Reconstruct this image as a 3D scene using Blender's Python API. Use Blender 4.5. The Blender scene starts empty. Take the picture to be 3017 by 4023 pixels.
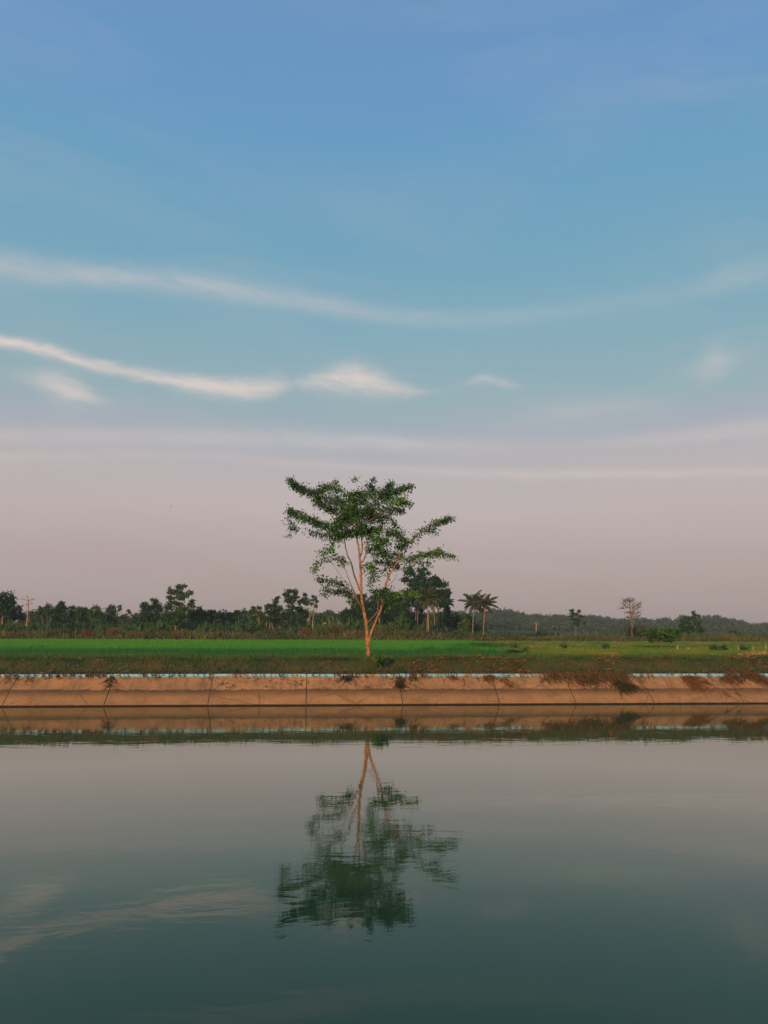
import bpy, math, random
import numpy as np
from mathutils import Matrix, Vector
random.seed(7)
rng = np.random.default_rng(11)
R = math.radians
scene = bpy.context.scene
C = scene.collection

# ------------------------------------------------------------------ camera
F, PW, PH = 3000.0, 3017.0, 4023.0          # focal length and photo size in photo pixels
CAM = Vector((0, 0, 3.6))                   # z = 0 is the water
YAW, PITCH, ROLL = R(5), R(8.9), R(0.23)
rot = Matrix.Rotation(-YAW, 3, 'Z') @ Matrix.Rotation(math.pi / 2 + PITCH, 3, 'X') @ Matrix.Rotation(ROLL, 3, 'Z')
cam = bpy.data.objects.new('camera', bpy.data.cameras.new('camera'))
C.objects.link(cam)
cam.matrix_world = Matrix.Translation(CAM) @ rot.to_4x4()
cam.data.sensor_fit = 'HORIZONTAL'
cam.data.sensor_width = 36
cam.data.lens = 36 * F / PW
cam.data.clip_start = 0.1
cam.data.clip_end = 20000
scene.camera = cam

def ray(px, py):
    return rot @ Vector((px - PW / 2, PH / 2 - py, -F))
def at(px, py, Y):
    d = ray(px, py)
    return np.array(CAM + d * ((Y - CAM.y) / d.y))
def on_z(px, py, z):
    d = ray(px, py)
    return np.array(CAM + d * ((z - CAM.z) / d.z))
def mpp(px, Y):
    return float(np.linalg.norm(at(px + 1, 2480, Y) - at(px, 2480, Y)))
def azel(px, py):
    d = ray(px, py).normalized()
    return math.atan2(d.x, d.y), math.asin(d.z)

# ------------------------------------------------------------------ node helpers
class NT:
    def __init__(s, tree):
        s.t = tree; s.n = tree.nodes; s.l = tree.links
    def new(s, typ, **kw):
        n = s.n.new(typ)
        for k, v in kw.items(): setattr(n, k, v)
        return n
    def put(s, sock, v):
        if isinstance(v, bpy.types.NodeSocket): s.l.new(v, sock)
        elif v is not None:
            if hasattr(sock.default_value, '__len__') and len(sock.default_value) == 4 and len(v) == 3: v = (*v, 1)
            sock.default_value = v
    def math(s, op, a, b=None, c=None, clamp=False):
        n = s.new('ShaderNodeMath', operation=op, use_clamp=clamp)
        for i, v in enumerate((a, b, c)):
            if v is not None: s.put(n.inputs[i], v)
        return n.outputs[0]
    def mix(s, f, a, b, blend='MIX'):
        n = s.new('ShaderNodeMix', data_type='RGBA', blend_type=blend)
        s.put(n.inputs[0], f); s.put(n.inputs[6], a); s.put(n.inputs[7], b)
        return n.outputs[2]
    def noise(s, vec, scale, detail=3, rough=0.55, dist=0.0):
        n = s.new('ShaderNodeTexNoise')
        s.put(n.inputs['Vector'], vec); n.inputs['Scale'].default_value = scale
        n.inputs['Detail'].default_value = detail; n.inputs['Roughness'].default_value = rough
        n.inputs['Distortion'].default_value = dist
        return n.outputs['Fac']
    def ramp(s, f, stops, interp='LINEAR'):
        n = s.new('ShaderNodeValToRGB'); n.color_ramp.interpolation = interp
        e = n.color_ramp.elements
        while len(e) < len(stops): e.new(0.5)
        for i, (p, c) in enumerate(stops):
            e[i].position = p
            e[i].color = (*c, 1) if hasattr(c, '__len__') else (c, c, c, 1)
        s.put(n.inputs[0], f)
        return n.outputs[0]
    def smooth(s, v, a, b):
        n = s.new('ShaderNodeMapRange', interpolation_type='SMOOTHSTEP')
        s.put(n.inputs[0], v); n.inputs[1].default_value = a; n.inputs[2].default_value = b
        return n.outputs[0]
    def mapping(s, vec, scale):
        n = s.new('ShaderNodeMapping'); s.put(n.inputs[0], vec); n.inputs['Scale'].default_value = scale
        return n.outputs[0]
    def curve(s, u, pts, handle='VECTOR'):
        n = s.new('ShaderNodeFloatCurve'); cu = n.mapping.curves[0]
        pts = sorted(pts)
        cu.points[0].location = pts[0]; cu.points[1].location = pts[-1]
        for p in pts[1:-1]: cu.points.new(*p)
        for p in cu.points: p.handle_type = handle
        n.mapping.extend = 'HORIZONTAL'; n.mapping.update()
        s.put(n.inputs[1], u)
        return n.outputs[0]

def lin(r, g, b):
    f = lambda c: ((c / 255 + 0.055) / 1.055) ** 2.4 if c > 10.3 else c / 255 / 12.92
    return (f(r), f(g), f(b))

# ------------------------------------------------------------------ world, sun, exposure
SUN_AZ, SUN_EL = R(202), R(10)               # low sun behind the camera, a little to its left
world = bpy.data.worlds.new('World'); scene.world = world; world.use_nodes = True
w = NT(world.node_tree); w.n.clear()
geo = w.new('ShaderNodeTexCoord').outputs['Generated']
sep = w.new('ShaderNodeSeparateXYZ'); w.put(sep.inputs[0], geo)
el = w.math('ARCSINE', sep.outputs[2])
az = w.math('ARCTAN2', sep.outputs[0], sep.outputs[1])
AZ0, AZS, ELS = R(-40), R(90), R(60)
comb = w.new('ShaderNodeCombineXYZ'); w.put(comb.inputs[0], az); w.put(comb.inputs[1], w.math('MULTIPLY', el, 3.2))
n1 = w.noise(comb.outputs[0], 5, 4, 0.6, 0.4)
n2 = w.noise(comb.outputs[0], 17, 4, 0.62, 0.6)
n3 = w.noise(comb.outputs[0], 2.0, 3, 0.5)
comb2 = w.new('ShaderNodeCombineXYZ'); w.put(comb2.inputs[0], az); w.put(comb2.inputs[1], w.math('MULTIPLY', w.math('ADD', el, w.math('MULTIPLY', az, 0.10)), 5.0))
n4 = w.noise(comb.outputs[0], 26, 6, 0.66, 0.8)
fib = w.noise(comb2.outputs[0], 9, 7, 0.68, 0.5)
el_n = w.math('DIVIDE', el, R(90))
jit = w.math('MULTIPLY', w.math('SUBTRACT', n3, 0.5), 0.035)
def E(d): return d / 90
sky_ramp = w.ramp(w.math('ADD', el_n, jit), [
    (0.0, lin(171, 153, 151)), (E(2.5), lin(176, 158, 158)), (E(5.5), lin(182, 164, 164)), (E(9), lin(194, 179, 178)),
    (E(11.8), lin(190, 180, 182)), (E(14.2), lin(172, 176, 186)), (E(17), lin(152, 177, 185)), (E(22), lin(133, 174, 190)),
    (E(27.5), lin(117, 168, 194)), (E(33), lin(110, 162, 198)), (E(38), lin(106, 154, 202)), (E(44), lin(110, 152, 197)),
    (1.0, lin(70, 105, 170))])
nish = w.new('ShaderNodeTexSky', sky_type='NISHITA')
nish.sun_disc = False; nish.sun_elevation = SUN_EL; nish.sun_rotation = SUN_AZ
nish.air_density = 1.2; nish.dust_density = 2.0
nsc = w.mix(1.0, nish.outputs[0], (0.1, 0.1, 0.1), 'MULTIPLY')
sky = w.mix(0.10, sky_ramp, nsc)
u = w.math('DIVIDE', w.math('SUBTRACT', az, AZ0), AZS)
K = 3017 / 1659
def dense(pts, n=40):
    pts = sorted(pts); x = np.array([q[0] for q in pts]); y = np.array([q[1] for q in pts]); m_ = np.gradient(y, x)
    out = []
    for xx in np.linspace(x[0], x[-1], n):
        i = int(np.clip(np.searchsorted(x, xx) - 1, 0, len(x) - 2)); h_ = x[i + 1] - x[i]; t_ = (xx - x[i]) / h_
        out.append((float(xx), float(max(0, (2*t_**3-3*t_**2+1)*y[i] + (t_**3-2*t_**2+t_)*h_*m_[i] + (-2*t_**3+3*t_**2)*y[i+1] + (t_**3-t_**2)*h_*m_[i+1]))))
    return out
def streak(pts, base=0.6, amp=0.006, soft=1.0):
    # pts: (x, y, half width, strength) of the cloud's middle line; the line is kept as azimuth and elevation
    cp, wp, ip = [], [], []
    for x, y, hw, s in pts:
        a, e = azel(x * K, y * K); e2 = azel(x * K, (y - hw) * K)[1]
        uu = (a - AZ0) / AZS
        cp.append((uu, e / ELS)); wp.append((uu, (e2 - e) / R(6))); ip.append((uu, s))
    cp, wp, ip = dense(cp), dense(wp), dense(ip)
    c = w.math('MULTIPLY', w.curve(u, cp), ELS)
    hw = w.math('MULTIPLY', w.curve(u, wp), R(6))
    st = w.curve(u, ip)
    ej = w.math('ADD', el, w.math('MULTIPLY', w.math('SUBTRACT', n4, 0.5), amp * 1.7))
    d = w.math('DIVIDE', w.math('SUBTRACT', ej, c), hw)
    g = w.math('POWER', 2.718, w.math('MULTIPLY', w.math('MULTIPLY', d, d), -soft))
    tex = w.math('ADD', base, w.math('MULTIPLY', w.smooth(fib, 0.34, 0.66), 1.05 - base))
    return w.math('MULTIPLY', w.math('MULTIPLY', g, st), tex)
dens = None
for s in [
    streak([(-300, 545, 24, .4), (0, 575, 30, .38), (170, 592, 28, .40), (350, 606, 27, .38), (560, 632, 27, .36), (700, 656, 24, .32),
            (830, 680, 20, .28), (1000, 690, 20, .2), (1300, 662, 24, .13), (1500, 625, 28, .13), (1600, 592, 30, .24), (1680, 585, 30, .16), (1900, 560, 26, .0)]),
    streak([(-250, 700, 9, .8), (0, 737, 12, .95), (80, 750, 14, .9), (150, 774, 14, .95), (250, 799, 13, .95), (340, 815, 15, .9), (430, 832, 19, .9),
            (540, 840, 22, .85), (600, 832, 20, .75), (645, 826, 12, .3), (690, 824, 20, .8), (770, 818, 30, .95), (840, 834, 22, .7), (910, 848, 10, .4),
            (985, 838, 8, .0), (1020, 820, 8, .3), (1055, 818, 12, .55), (1095, 828, 9, .35), (1130, 835, 8, 0), (1700, 830, 8, 0)], .55, amp=0.008),
    streak([(-50, 800, 18, 0), (60, 814, 22, .25), (120, 830, 30, .62), (175, 848, 24, .62), (215, 862, 12, .25), (260, 870, 8, 0)], .45, amp=0.012),
    streak([(-200, 932, 18, .24), (0, 938, 18, .26), (300, 942, 18, .28), (600, 948, 20, .32), (850, 957, 18, .38), (1000, 965, 20, .2), (1300, 958, 18, .14),
            (1450, 945, 16, .28), (1660, 920, 20, .38), (1900, 890, 20, .4)]),
    streak([(-200, 990, 13, .16), (0, 988, 13, .2), (400, 984, 13, .14), (700, 1004, 11, .2), (900, 1017, 10, .28), (1100, 1024, 10, .36), (1400, 1023, 11, .32), (1660, 1018, 12, .25), (1900, 1015, 9, .2)]),
    streak([(1400, 820, 20, 0), (1490, 806, 26, .12), (1545, 782, 38, .34), (1590, 770, 28, .16), (1640, 752, 24, .03), (1700, 740, 24, 0)], amp=0.012),
    streak([(950, 985, 30, 0), (1150, 905, 26, .12), (1280, 885, 26, .22), (1380, 870, 30, .12), (1500, 860, 30, 0)], amp=0.014),
]:
    dens = s if dens is None else w.math('ADD', dens, s)
front = w.math('GREATER_THAN', sep.outputs[1], 0.0)
dens = w.math('MULTIPLY', dens, front, clamp=True)
veil = w.math('MULTIPLY', w.smooth(w.noise(comb2.outputs[0], 1.7, 7, 0.62, 0.6), 0.42, 0.78), 0.16)
sky = w.mix(veil, sky, lin(196, 190, 190))
sky = w.mix(dens, sky, lin(220, 207, 201))
bg = w.new('ShaderNodeBackground'); w.put(bg.inputs[0], sky); bg.inputs[1].default_value = 1.0
wo = w.new('ShaderNodeOutputWorld'); w.l.new(bg.outputs[0], wo.inputs[0])

sd = bpy.data.lights.new('sun', 'SUN'); sd.energy = 4.6; sd.angle = R(0.6); sd.color = (1.0, 0.52, 0.23)
sun = bpy.data.objects.new('sun', sd); C.objects.link(sun)
sdir = Vector((math.sin(SUN_AZ) * math.cos(SUN_EL), math.cos(SUN_AZ) * math.cos(SUN_EL), math.sin(SUN_EL)))
sun.rotation_euler = sdir.to_track_quat('Z', 'Y').to_euler()
sun.location = sdir * 50
vs = scene.view_settings
vs.view_transform = 'Standard'; vs.look = 'None'; vs.exposure = 0.0; vs.gamma = 1.0; vs.use_curve_mapping = False
scene.cycles.max_bounces = 8
scene.cycles.transparent_max_bounces = 8

# ------------------------------------------------------------------ materials
def mat(name):
    m = bpy.data.materials.new(name); m.use_nodes = True
    t = NT(m.node_tree); t.n.clear()
    p = t.new('ShaderNodeBsdfPrincipled'); o = t.new('ShaderNodeOutputMaterial')
    t.l.new(p.outputs[0], o.inputs[0])
    return m, t, p, o
def leafy(name, dark, light, transl=0.3, rough=0.55, dry=None, dry_at=(0.62, 0.75), dry_scale=0.25):
    m, t, p, o = mat(name)
    a = t.new('ShaderNodeAttribute', attribute_name='tint').outputs['Fac']
    col = t.mix(a, dark, light)
    pos = t.new('ShaderNodeNewGeometry').outputs['Position']
    if dry:
        k = t.smooth(t.noise(pos, dry_scale, 4, 0.65), *dry_at)
        col = t.mix(k, col, dry)
    t.put(p.inputs['Base Color'], col); p.inputs['Roughness'].default_value = rough
    p.inputs['Specular IOR Level'].default_value = 0.25
    tr = t.new('ShaderNodeBsdfTranslucent'); t.put(tr.inputs[0], col)
    mx = t.new('ShaderNodeMixShader'); mx.inputs[0].default_value = transl
    t.l.new(p.outputs[0], mx.inputs[1]); t.l.new(tr.outputs[0], mx.inputs[2]); t.l.new(mx.outputs[0], o.inputs[0])
    return m
def plain(name, a, b, scale=3, rough=0.85, bump=0.3, bdist=0.02, detail=5):
    m, t, p, o = mat(name)
    pos = t.new('ShaderNodeNewGeometry').outputs['Position']
    n = t.noise(pos, scale, detail, 0.6)
    t.put(p.inputs['Base Color'], t.mix(t.smooth(n, 0.35, 0.68), a, b)); p.inputs['Roughness'].default_value = rough
    p.inputs['Specular IOR Level'].default_value = 0.2
    bp = t.new('ShaderNodeBump'); bp.inputs['Strength'].default_value = bump; bp.inputs['Distance'].default_value = bdist
    t.put(bp.inputs['Height'], t.noise(pos, scale * 4, 4, 0.6)); t.l.new(bp.outputs[0], p.inputs['Normal'])
    return m

M = {}
M['leaf'] = leafy('tree_leaf', (.008, .052, .026), (.11, .33, .022), .3)
M['bark'] = plain('tree_bark', (.36, .205, .10), (.15, .085, .045), 6, .85, .6, .02)
M['bark'].node_tree.nodes['Bump'].inputs['Strength'].default_value = 1.0
M['shaded_limb_bark'] = plain('shaded_limb_bark', (.25, .15, .085), (.13, .085, .05), 7, .85, .6, .02)  # trunk bark made darker and greyer: crown shade put into the limb colour
M['pale_bark'] = plain('pale_bark', (.30, .22, .14), (.17, .13, .085), 5)
M['grey_bark'] = plain('grey_bark', (.16, .13, .10), (.09, .075, .06), 5)
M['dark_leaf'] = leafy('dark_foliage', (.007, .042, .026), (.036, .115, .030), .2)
M['mid_leaf'] = leafy('mid_foliage', (.012, .054, .026), (.075, .170, .036), .25)
M['light_leaf'] = leafy('light_foliage', (.016, .075, .025), (.11, .23, .035), .3)
M['yellow_leaf'] = leafy('yellow_foliage', (.06, .09, .022), (.19, .19, .05), .3)
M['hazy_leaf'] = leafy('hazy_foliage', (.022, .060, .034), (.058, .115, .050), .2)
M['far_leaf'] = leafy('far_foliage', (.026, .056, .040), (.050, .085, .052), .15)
M['palm_leaf'] = leafy('palm_foliage', (.018, .045, .022), (.10, .11, .035), .2)
M['palm_dry'] = leafy('palm_dry', (.10, .075, .03), (.18, .13, .055), .2)
M['rice'] = leafy('rice_blade', (.005, .115, .034), (.060, .27, .024), .35, .5)
M['meadow'] = leafy('meadow_blade', (.03, .16, .02), (.12, .21, .025), .35, .6, dry=(.30, .23, .05), dry_at=(.46, .64), dry_scale=.35)
M['bankgrass'] = leafy('bank_grass_blade', (.010, .052, .020), (.075, .15, .032), .25, .7, dry=(.16, .105, .035), dry_at=(.54, .74), dry_scale=.9)
M['brush'] = leafy('undergrowth_leaf', (.032, .060, .022), (.12, .125, .038), .2, .7, dry=(.19, .11, .042), dry_at=(.56, .74), dry_scale=.12)
M['dryweed'] = leafy('dry_weed', (.07, .045, .025), (.24, .15, .07), .15, .8)
M['darkweed'] = leafy('dark_weed', (.012, .022, .014), (.06, .055, .03), .15, .8)
M['rust'] = leafy('rusty_weed', (.085, .045, .022), (.20, .105, .045), .15, .8)
M['straw'] = leafy('straw_stalk', (.30, .19, .07), (.55, .38, .16), .15, .7)
M['soil'] = plain('soil', (.04, .06, .022), (.08, .06, .03), 1.3, .95, .6, .05)
M['field'] = plain('field_floor', (.010, .10, .02), (.03, .15, .02), .4, .95, .3, .03)
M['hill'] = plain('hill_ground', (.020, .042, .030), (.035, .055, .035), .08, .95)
M['ground'] = plain('ground_earth', (.07, .08, .03), (.11, .085, .045), .15, .95)
M['plaster'] = plain('house_plaster', (.46, .38, .30), (.34, .28, .21), 1.5)
M['rooftile'] = plain('roof_tile', (.28, .12, .07), (.20, .09, .06), 3)
M['glass'] = plain('window_glass', (.03, .035, .04), (.04, .045, .05), 3, .2, 0)
M['wood'] = plain('weathered_wood', (.42, .36, .28), (.30, .25, .19), 4)
M['white'] = plain('white_paint', (.50, .46, .38), (.38, .34, .27), 6)
M['feather'] = plain('bird_feather', (.03, .03, .03), (.05, .045, .04), 20)

# concrete slabs: warm grey, tide mark, black lichen where the slab carries it, wet foot at the waterline
m, t, p, o = mat('canal_concrete'); M['concrete'] = m
pos = t.new('ShaderNodeNewGeometry').outputs['Position']
sx = t.new('ShaderNodeSeparateXYZ'); t.put(sx.inputs[0], pos); z = sx.outputs[2]
rnd = t.new('ShaderNodeObjectInfo').outputs['Random']
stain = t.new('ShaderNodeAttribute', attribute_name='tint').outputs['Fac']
c = t.mix(t.smooth(t.noise(pos, 1.2, 5, .65), .35, .7), (.40, .235, .105), (.26, .165, .080))
c = t.mix(t.math('MULTIPLY', t.smooth(t.noise(t.mapping(pos, (1, .3, .3)), 14, 4, .7), .5, .75), .4), c, (.22, .155, .10))
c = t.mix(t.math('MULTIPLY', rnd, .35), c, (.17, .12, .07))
c = t.mix(t.math('MULTIPLY', t.smooth(t.noise(t.mapping(pos, (.22, .6, .6)), 1.0, 4, .6), .48, .70), .55), c, (.20, .135, .07))
wob = t.math('MULTIPLY', t.math('SUBTRACT', t.noise(pos, 1.6, 4, .65), .5), .22)
zz = t.math('ADD', z, wob)
low = t.math('SUBTRACT', 1.0, t.smooth(zz, .69, .75))           # everything under the tide line
c = t.mix(t.math('MULTIPLY', low, .30), c, (.27, .165, .055))
tide = t.math('MULTIPLY', low, t.smooth(t.math('ADD', z, t.math('MULTIPLY', wob, .6)), .30, .72))
tide = t.math('MULTIPLY', tide, t.math('ADD', .62, t.math('MULTIPLY', t.noise(t.mapping(pos, (.35, 1, 1)), 1.0, 3), .75)), clamp=True)
c = t.mix(t.math('MULTIPLY', tide, .92), c, (.055, .045, .030))
c = t.mix(t.math('MULTIPLY', t.smooth(t.noise(pos, 9, 6, .75), .45, .62), .35), c, (.20, .125, .06))
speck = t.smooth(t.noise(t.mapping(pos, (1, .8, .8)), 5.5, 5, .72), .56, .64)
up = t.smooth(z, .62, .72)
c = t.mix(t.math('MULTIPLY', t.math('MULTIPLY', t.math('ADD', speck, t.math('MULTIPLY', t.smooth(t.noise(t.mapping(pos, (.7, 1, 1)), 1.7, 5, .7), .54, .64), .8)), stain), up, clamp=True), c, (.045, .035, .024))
drip = t.math('MULTIPLY', t.smooth(t.noise(t.mapping(pos, (2.2, .25, .25)), 2.2, 5, .75), .50, .72), t.math('ADD', .5, t.math('MULTIPLY', up, .6)))
c = t.mix(t.math('MULTIPLY', drip, .6), c, (.095, .065, .04))
vor = t.new('ShaderNodeTexVoronoi', feature='DISTANCE_TO_EDGE'); vor.inputs['Scale'].default_value = .55
t.put(vor.inputs['Vector'], t.mix(.12, pos, t.noise(pos, 2.5, 4, .7)))
crk = t.math('MULTIPLY', t.math('LESS_THAN', vor.outputs['Distance'], .012), t.smooth(t.noise(pos, .35, 2), .45, .6))
c = t.mix(t.math('MULTIPLY', crk, .55), c, (.07, .05, .032))
c = t.mix(t.math('MULTIPLY', t.smooth(t.noise(t.mapping(pos, (.6, 1, 1)), 1.3, 6, .75), .50, .62), t.math('MULTIPLY', low, .5)), c, (.15, .105, .045))
wet = t.math('SUBTRACT', 1.0, t.smooth(t.math('ADD', z, t.math('MULTIPLY', wob, .15)), .045, .08))
c = t.mix(wet, c, (.018, .015, .011))
t.put(p.inputs['Base Color'], c); p.inputs['Roughness'].default_value = .85; p.inputs['Specular IOR Level'].default_value = .2
bp = t.new('ShaderNodeBump'); bp.inputs['Strength'].default_value = .5; bp.inputs['Distance'].default_value = .012
t.put(bp.inputs['Height'], t.noise(pos, 18, 5, .65)); t.l.new(bp.outputs[0], p.inputs['Normal'])

m, t, p, o = mat('coping_paint'); M['coping'] = m
pos = t.new('ShaderNodeNewGeometry').outputs['Position']
c = t.mix(t.smooth(t.noise(pos, 2.0, 4, .6), .4, .7), (.16, .42, .62), (.24, .45, .58))
c = t.mix(t.smooth(t.noise(t.mapping(pos, (.35, 1, 1)), 2.2, 6, .78), .50, .60), c, (.22, .18, .13))
t.put(p.inputs['Base Color'], c); p.inputs['Roughness'].default_value = .7

m, t, p, o = mat('joint_filler'); M['joint'] = m
p.inputs['Base Color'].default_value = (.045, .036, .026, 1); p.inputs['Roughness'].default_value = .9

m, t, p, o = mat('canal_water'); M['water'] = m
p.inputs['Base Color'].default_value = (.010, .060, .026, 1); p.inputs['Roughness'].default_value = .01; p.inputs['IOR'].default_value = 1.38
pos = t.new('ShaderNodeNewGeometry').outputs['Position']
a = t.noise(t.mapping(pos, (.7, 1.5, 1)), 1.2, 3, .5, .8)
b = t.noise(t.mapping(pos, (.7, 2.0, 1)), 4.0, 3, .6, .6)
k = t.math('ADD', .18, t.math('MULTIPLY', t.smooth(t.noise(t.mapping(pos, (.5, 1, 1)), .12, 2), .42, .62), 1.0))
h = t.math('ADD', a, t.math('MULTIPLY', t.math('MULTIPLY', b, k), .22))
bp = t.new('ShaderNodeBump'); bp.inputs['Strength'].default_value = 1.0; bp.inputs['Distance'].default_value = .0027
t.put(bp.inputs['Height'], h)
t.n.remove(p)
fr = t.new('ShaderNodeFresnel'); fr.inputs[0].default_value = 1.333
rf = t.ramp(fr.outputs[0], [(0.0, .015), (.087, .088), (.14, .165), (.19, .25), (.387, .56), (.6, .56), (1.0, 1.0)])
df = t.new('ShaderNodeBsdfDiffuse'); df.inputs[0].default_value = (.034, .080, .031, 1)          # silty green water body
gl = t.new('ShaderNodeBsdfGlossy'); gl.inputs['Roughness'].default_value = .004; gl.inputs[0].default_value = (1, .965, .89, 1)
t.l.new(bp.outputs[0], gl.inputs['Normal'])
mx = t.new('ShaderNodeMixShader'); t.put(mx.inputs[0], rf); t.l.new(df.outputs[0], mx.inputs[1]); t.l.new(gl.outputs[0], mx.inputs[2]); t.l.new(mx.outputs[0], o.inputs[0])

# ------------------------------------------------------------------ mesh helpers
class MB:
    def __init__(s): s.v = []; s.f = []; s.t = []; s.n = 0
    def add(s, v, f, tint=0.5):
        v = np.asarray(v, float).reshape(-1, 3); f = np.asarray(f, int)
        s.v.append(v); s.f.append(f + s.n); s.n += len(v)
        s.t.append(np.broadcast_to(np.asarray(tint, float), (len(v),)))
        return s
    def cards(s, c, ax, side, L, W, tint):
        c = np.asarray(c, float); n = len(c)
        L = np.broadcast_to(np.asarray(L, float), (n,))[:, None]; W = np.broadcast_to(np.asarray(W, float), (n,))[:, None]
        v = np.stack([c, c + ax * L * .45 + side * W * .5, c + ax * L, c + ax * L * .45 - side * W * .5], 1).reshape(-1, 3)
        f = np.arange(4 * n).reshape(n, 4)
        return s.add(v, f, np.repeat(np.broadcast_to(tint, (n,)), 4))
    def blades(s, c, ax, side, L, W, tint):
        c = np.asarray(c, float); n = len(c)
        L = np.broadcast_to(np.asarray(L, float), (n,))[:, None]; W = np.broadcast_to(np.asarray(W, float), (n,))[:, None]
        v = np.stack([c - side * W * .5, c + side * W * .5, c + ax * L], 1).reshape(-1, 3)
        tt = np.broadcast_to(tint, (n,))
        return s.add(v, np.arange(3 * n).reshape(n, 3), np.repeat(tt, 3))
    def tube(s, pts, rad, seg=8, tint=0.5, wob=0.0):
        pts = np.asarray(pts, float); n = len(pts)
        rad = np.broadcast_to(np.asarray(rad, float), (n,))
        vs_, ref = [], np.array([0.3, 1.0, 0.1])
        for i in range(n):
            d = pts[min(i + 1, n - 1)] - pts[max(i - 1, 0)]; d = d / (np.linalg.norm(d) + 1e-9)
            a_ = np.cross(d, ref); a_ /= np.linalg.norm(a_) + 1e-9; b_ = np.cross(d, a_)
            for k_ in range(seg):
                th = 2 * math.pi * k_ / seg; rr = rad[i] * (1 + wob * (random.random() - .5))
                vs_.append(pts[i] + (a_ * math.cos(th) + b_ * math.sin(th)) * rr)
        f = [[i * seg + k_, i * seg + (k_ + 1) % seg, (i + 1) * seg + (k_ + 1) % seg, (i + 1) * seg + k_] for i in range(n - 1) for k_ in range(seg)]
        s.add(vs_, f, tint)
        tip = np.stack([vs_[(n - 1) * seg + k_] for k_ in range(seg)] + [pts[-1]])
        return s.add(tip, [[k_, (k_ + 1) % seg, seg] for k_ in range(seg)], tint)
    def box(s, lo, hi, tint=0.5):
        x0, y0, z0 = lo; x1, y1, z1 = hi
        v = [(x0, y0, z0), (x1, y0, z0), (x1, y1, z0), (x0, y1, z0), (x0, y0, z1), (x1, y0, z1), (x1, y1, z1), (x0, y1, z1)]
        return s.add(v, [(0, 3, 2, 1), (4, 5, 6, 7), (0, 1, 5, 4), (1, 2, 6, 5), (2, 3, 7, 6), (3, 0, 4, 7)], tint)
    def build(s, name, material, parent=None, smooth=False):
        me = bpy.data.meshes.new(name)
        v = np.concatenate(s.v); me.vertices.add(len(v)); me.vertices.foreach_set('co', v.ravel())
        nl = sum(f.size for f in s.f); nf = sum(len(f) for f in s.f)
        me.loops.add(nl); me.polygons.add(nf)
        me.loops.foreach_set('vertex_index', np.concatenate([f.ravel() for f in s.f]).astype(np.int32))
        tot = np.concatenate([np.full(len(f), f.shape[1]) for f in s.f]).astype(np.int32)
        st = np.concatenate([[0], np.cumsum(tot)[:-1]]).astype(np.int32)
        me.polygons.foreach_set('loop_start', st); me.polygons.foreach_set('loop_total', tot)
        if smooth: me.polygons.foreach_set('use_smooth', np.ones(nf, bool))
        at_ = me.attributes.new('tint', 'FLOAT', 'POINT'); at_.data.foreach_set('value', np.concatenate(s.t).astype(np.float32))
        me.materials.append(material); me.update(calc_edges=True); me.validate()
        ob = bpy.data.objects.new(name, me); C.objects.link(ob)
        if parent is not None:
            ob.parent = parent; ob.matrix_parent_inverse = Matrix.Translation(-Vector(parent.location))
        return ob
def tag(o_, label, cat, group=None):
    o_['label'] = label; o_['category'] = cat
    if group: o_['group'] = group
    return o_
def thing(name, label, cat, loc, group=None):
    o_ = bpy.data.objects.new(name, None); o_.empty_display_size = .3; C.objects.link(o_); o_.location = Vector(loc)
    return tag(o_, label, cat, group)
def setting(o_, kind='structure'):
    o_['kind'] = kind; return o_
def unit(a_): return a_ / (np.linalg.norm(a_, axis=-1, keepdims=True) + 1e-9)
def rdir(n): return unit(rng.normal(size=(n, 3)))
def perp(ax): return unit(np.cross(ax, rdir(len(ax))))
def interp(pts, n):
    pts = np.asarray(pts, float); d = np.concatenate([[0], np.cumsum(np.linalg.norm(np.diff(pts[:, :2], axis=0), axis=1))])
    tt = np.linspace(0, d[-1], n)
    return np.stack([np.interp(tt, d, pts[:, k_]) for k_ in range(pts.shape[1])], 1)
def vnoise(x, y, seed=0):                       # smooth value noise
    r = np.random.default_rng(seed).random((64, 64)); xi = np.floor(x).astype(int); yi = np.floor(y).astype(int)
    fx, fy = x - xi, y - yi; fx = fx * fx * (3 - 2 * fx); fy = fy * fy * (3 - 2 * fy)
    g = lambda i, j: r[i % 64, j % 64]
    return (g(xi, yi) * (1 - fx) + g(xi + 1, yi) * fx) * (1 - fy) + (g(xi, yi + 1) * (1 - fx) + g(xi + 1, yi + 1) * fx) * fy
def fbm(x, y, seed=0): return (vnoise(x, y, seed) + .5 * vnoise(x * 2.1, y * 2.1, seed + 1) + .25 * vnoise(x * 4.3, y * 4.3, seed + 2)) / 1.75
def grid(fn, xs, ys):
    X, Y = np.meshgrid(xs, ys); Z = fn(X, Y); nx, ny = len(xs), len(ys)
    i = np.arange(nx * ny).reshape(ny, nx)
    f = np.stack([i[:-1, :-1], i[:-1, 1:], i[1:, 1:], i[1:, :-1]], -1).reshape(-1, 4)
    return np.stack([X, Y, Z], -1).reshape(-1, 3), f

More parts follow.
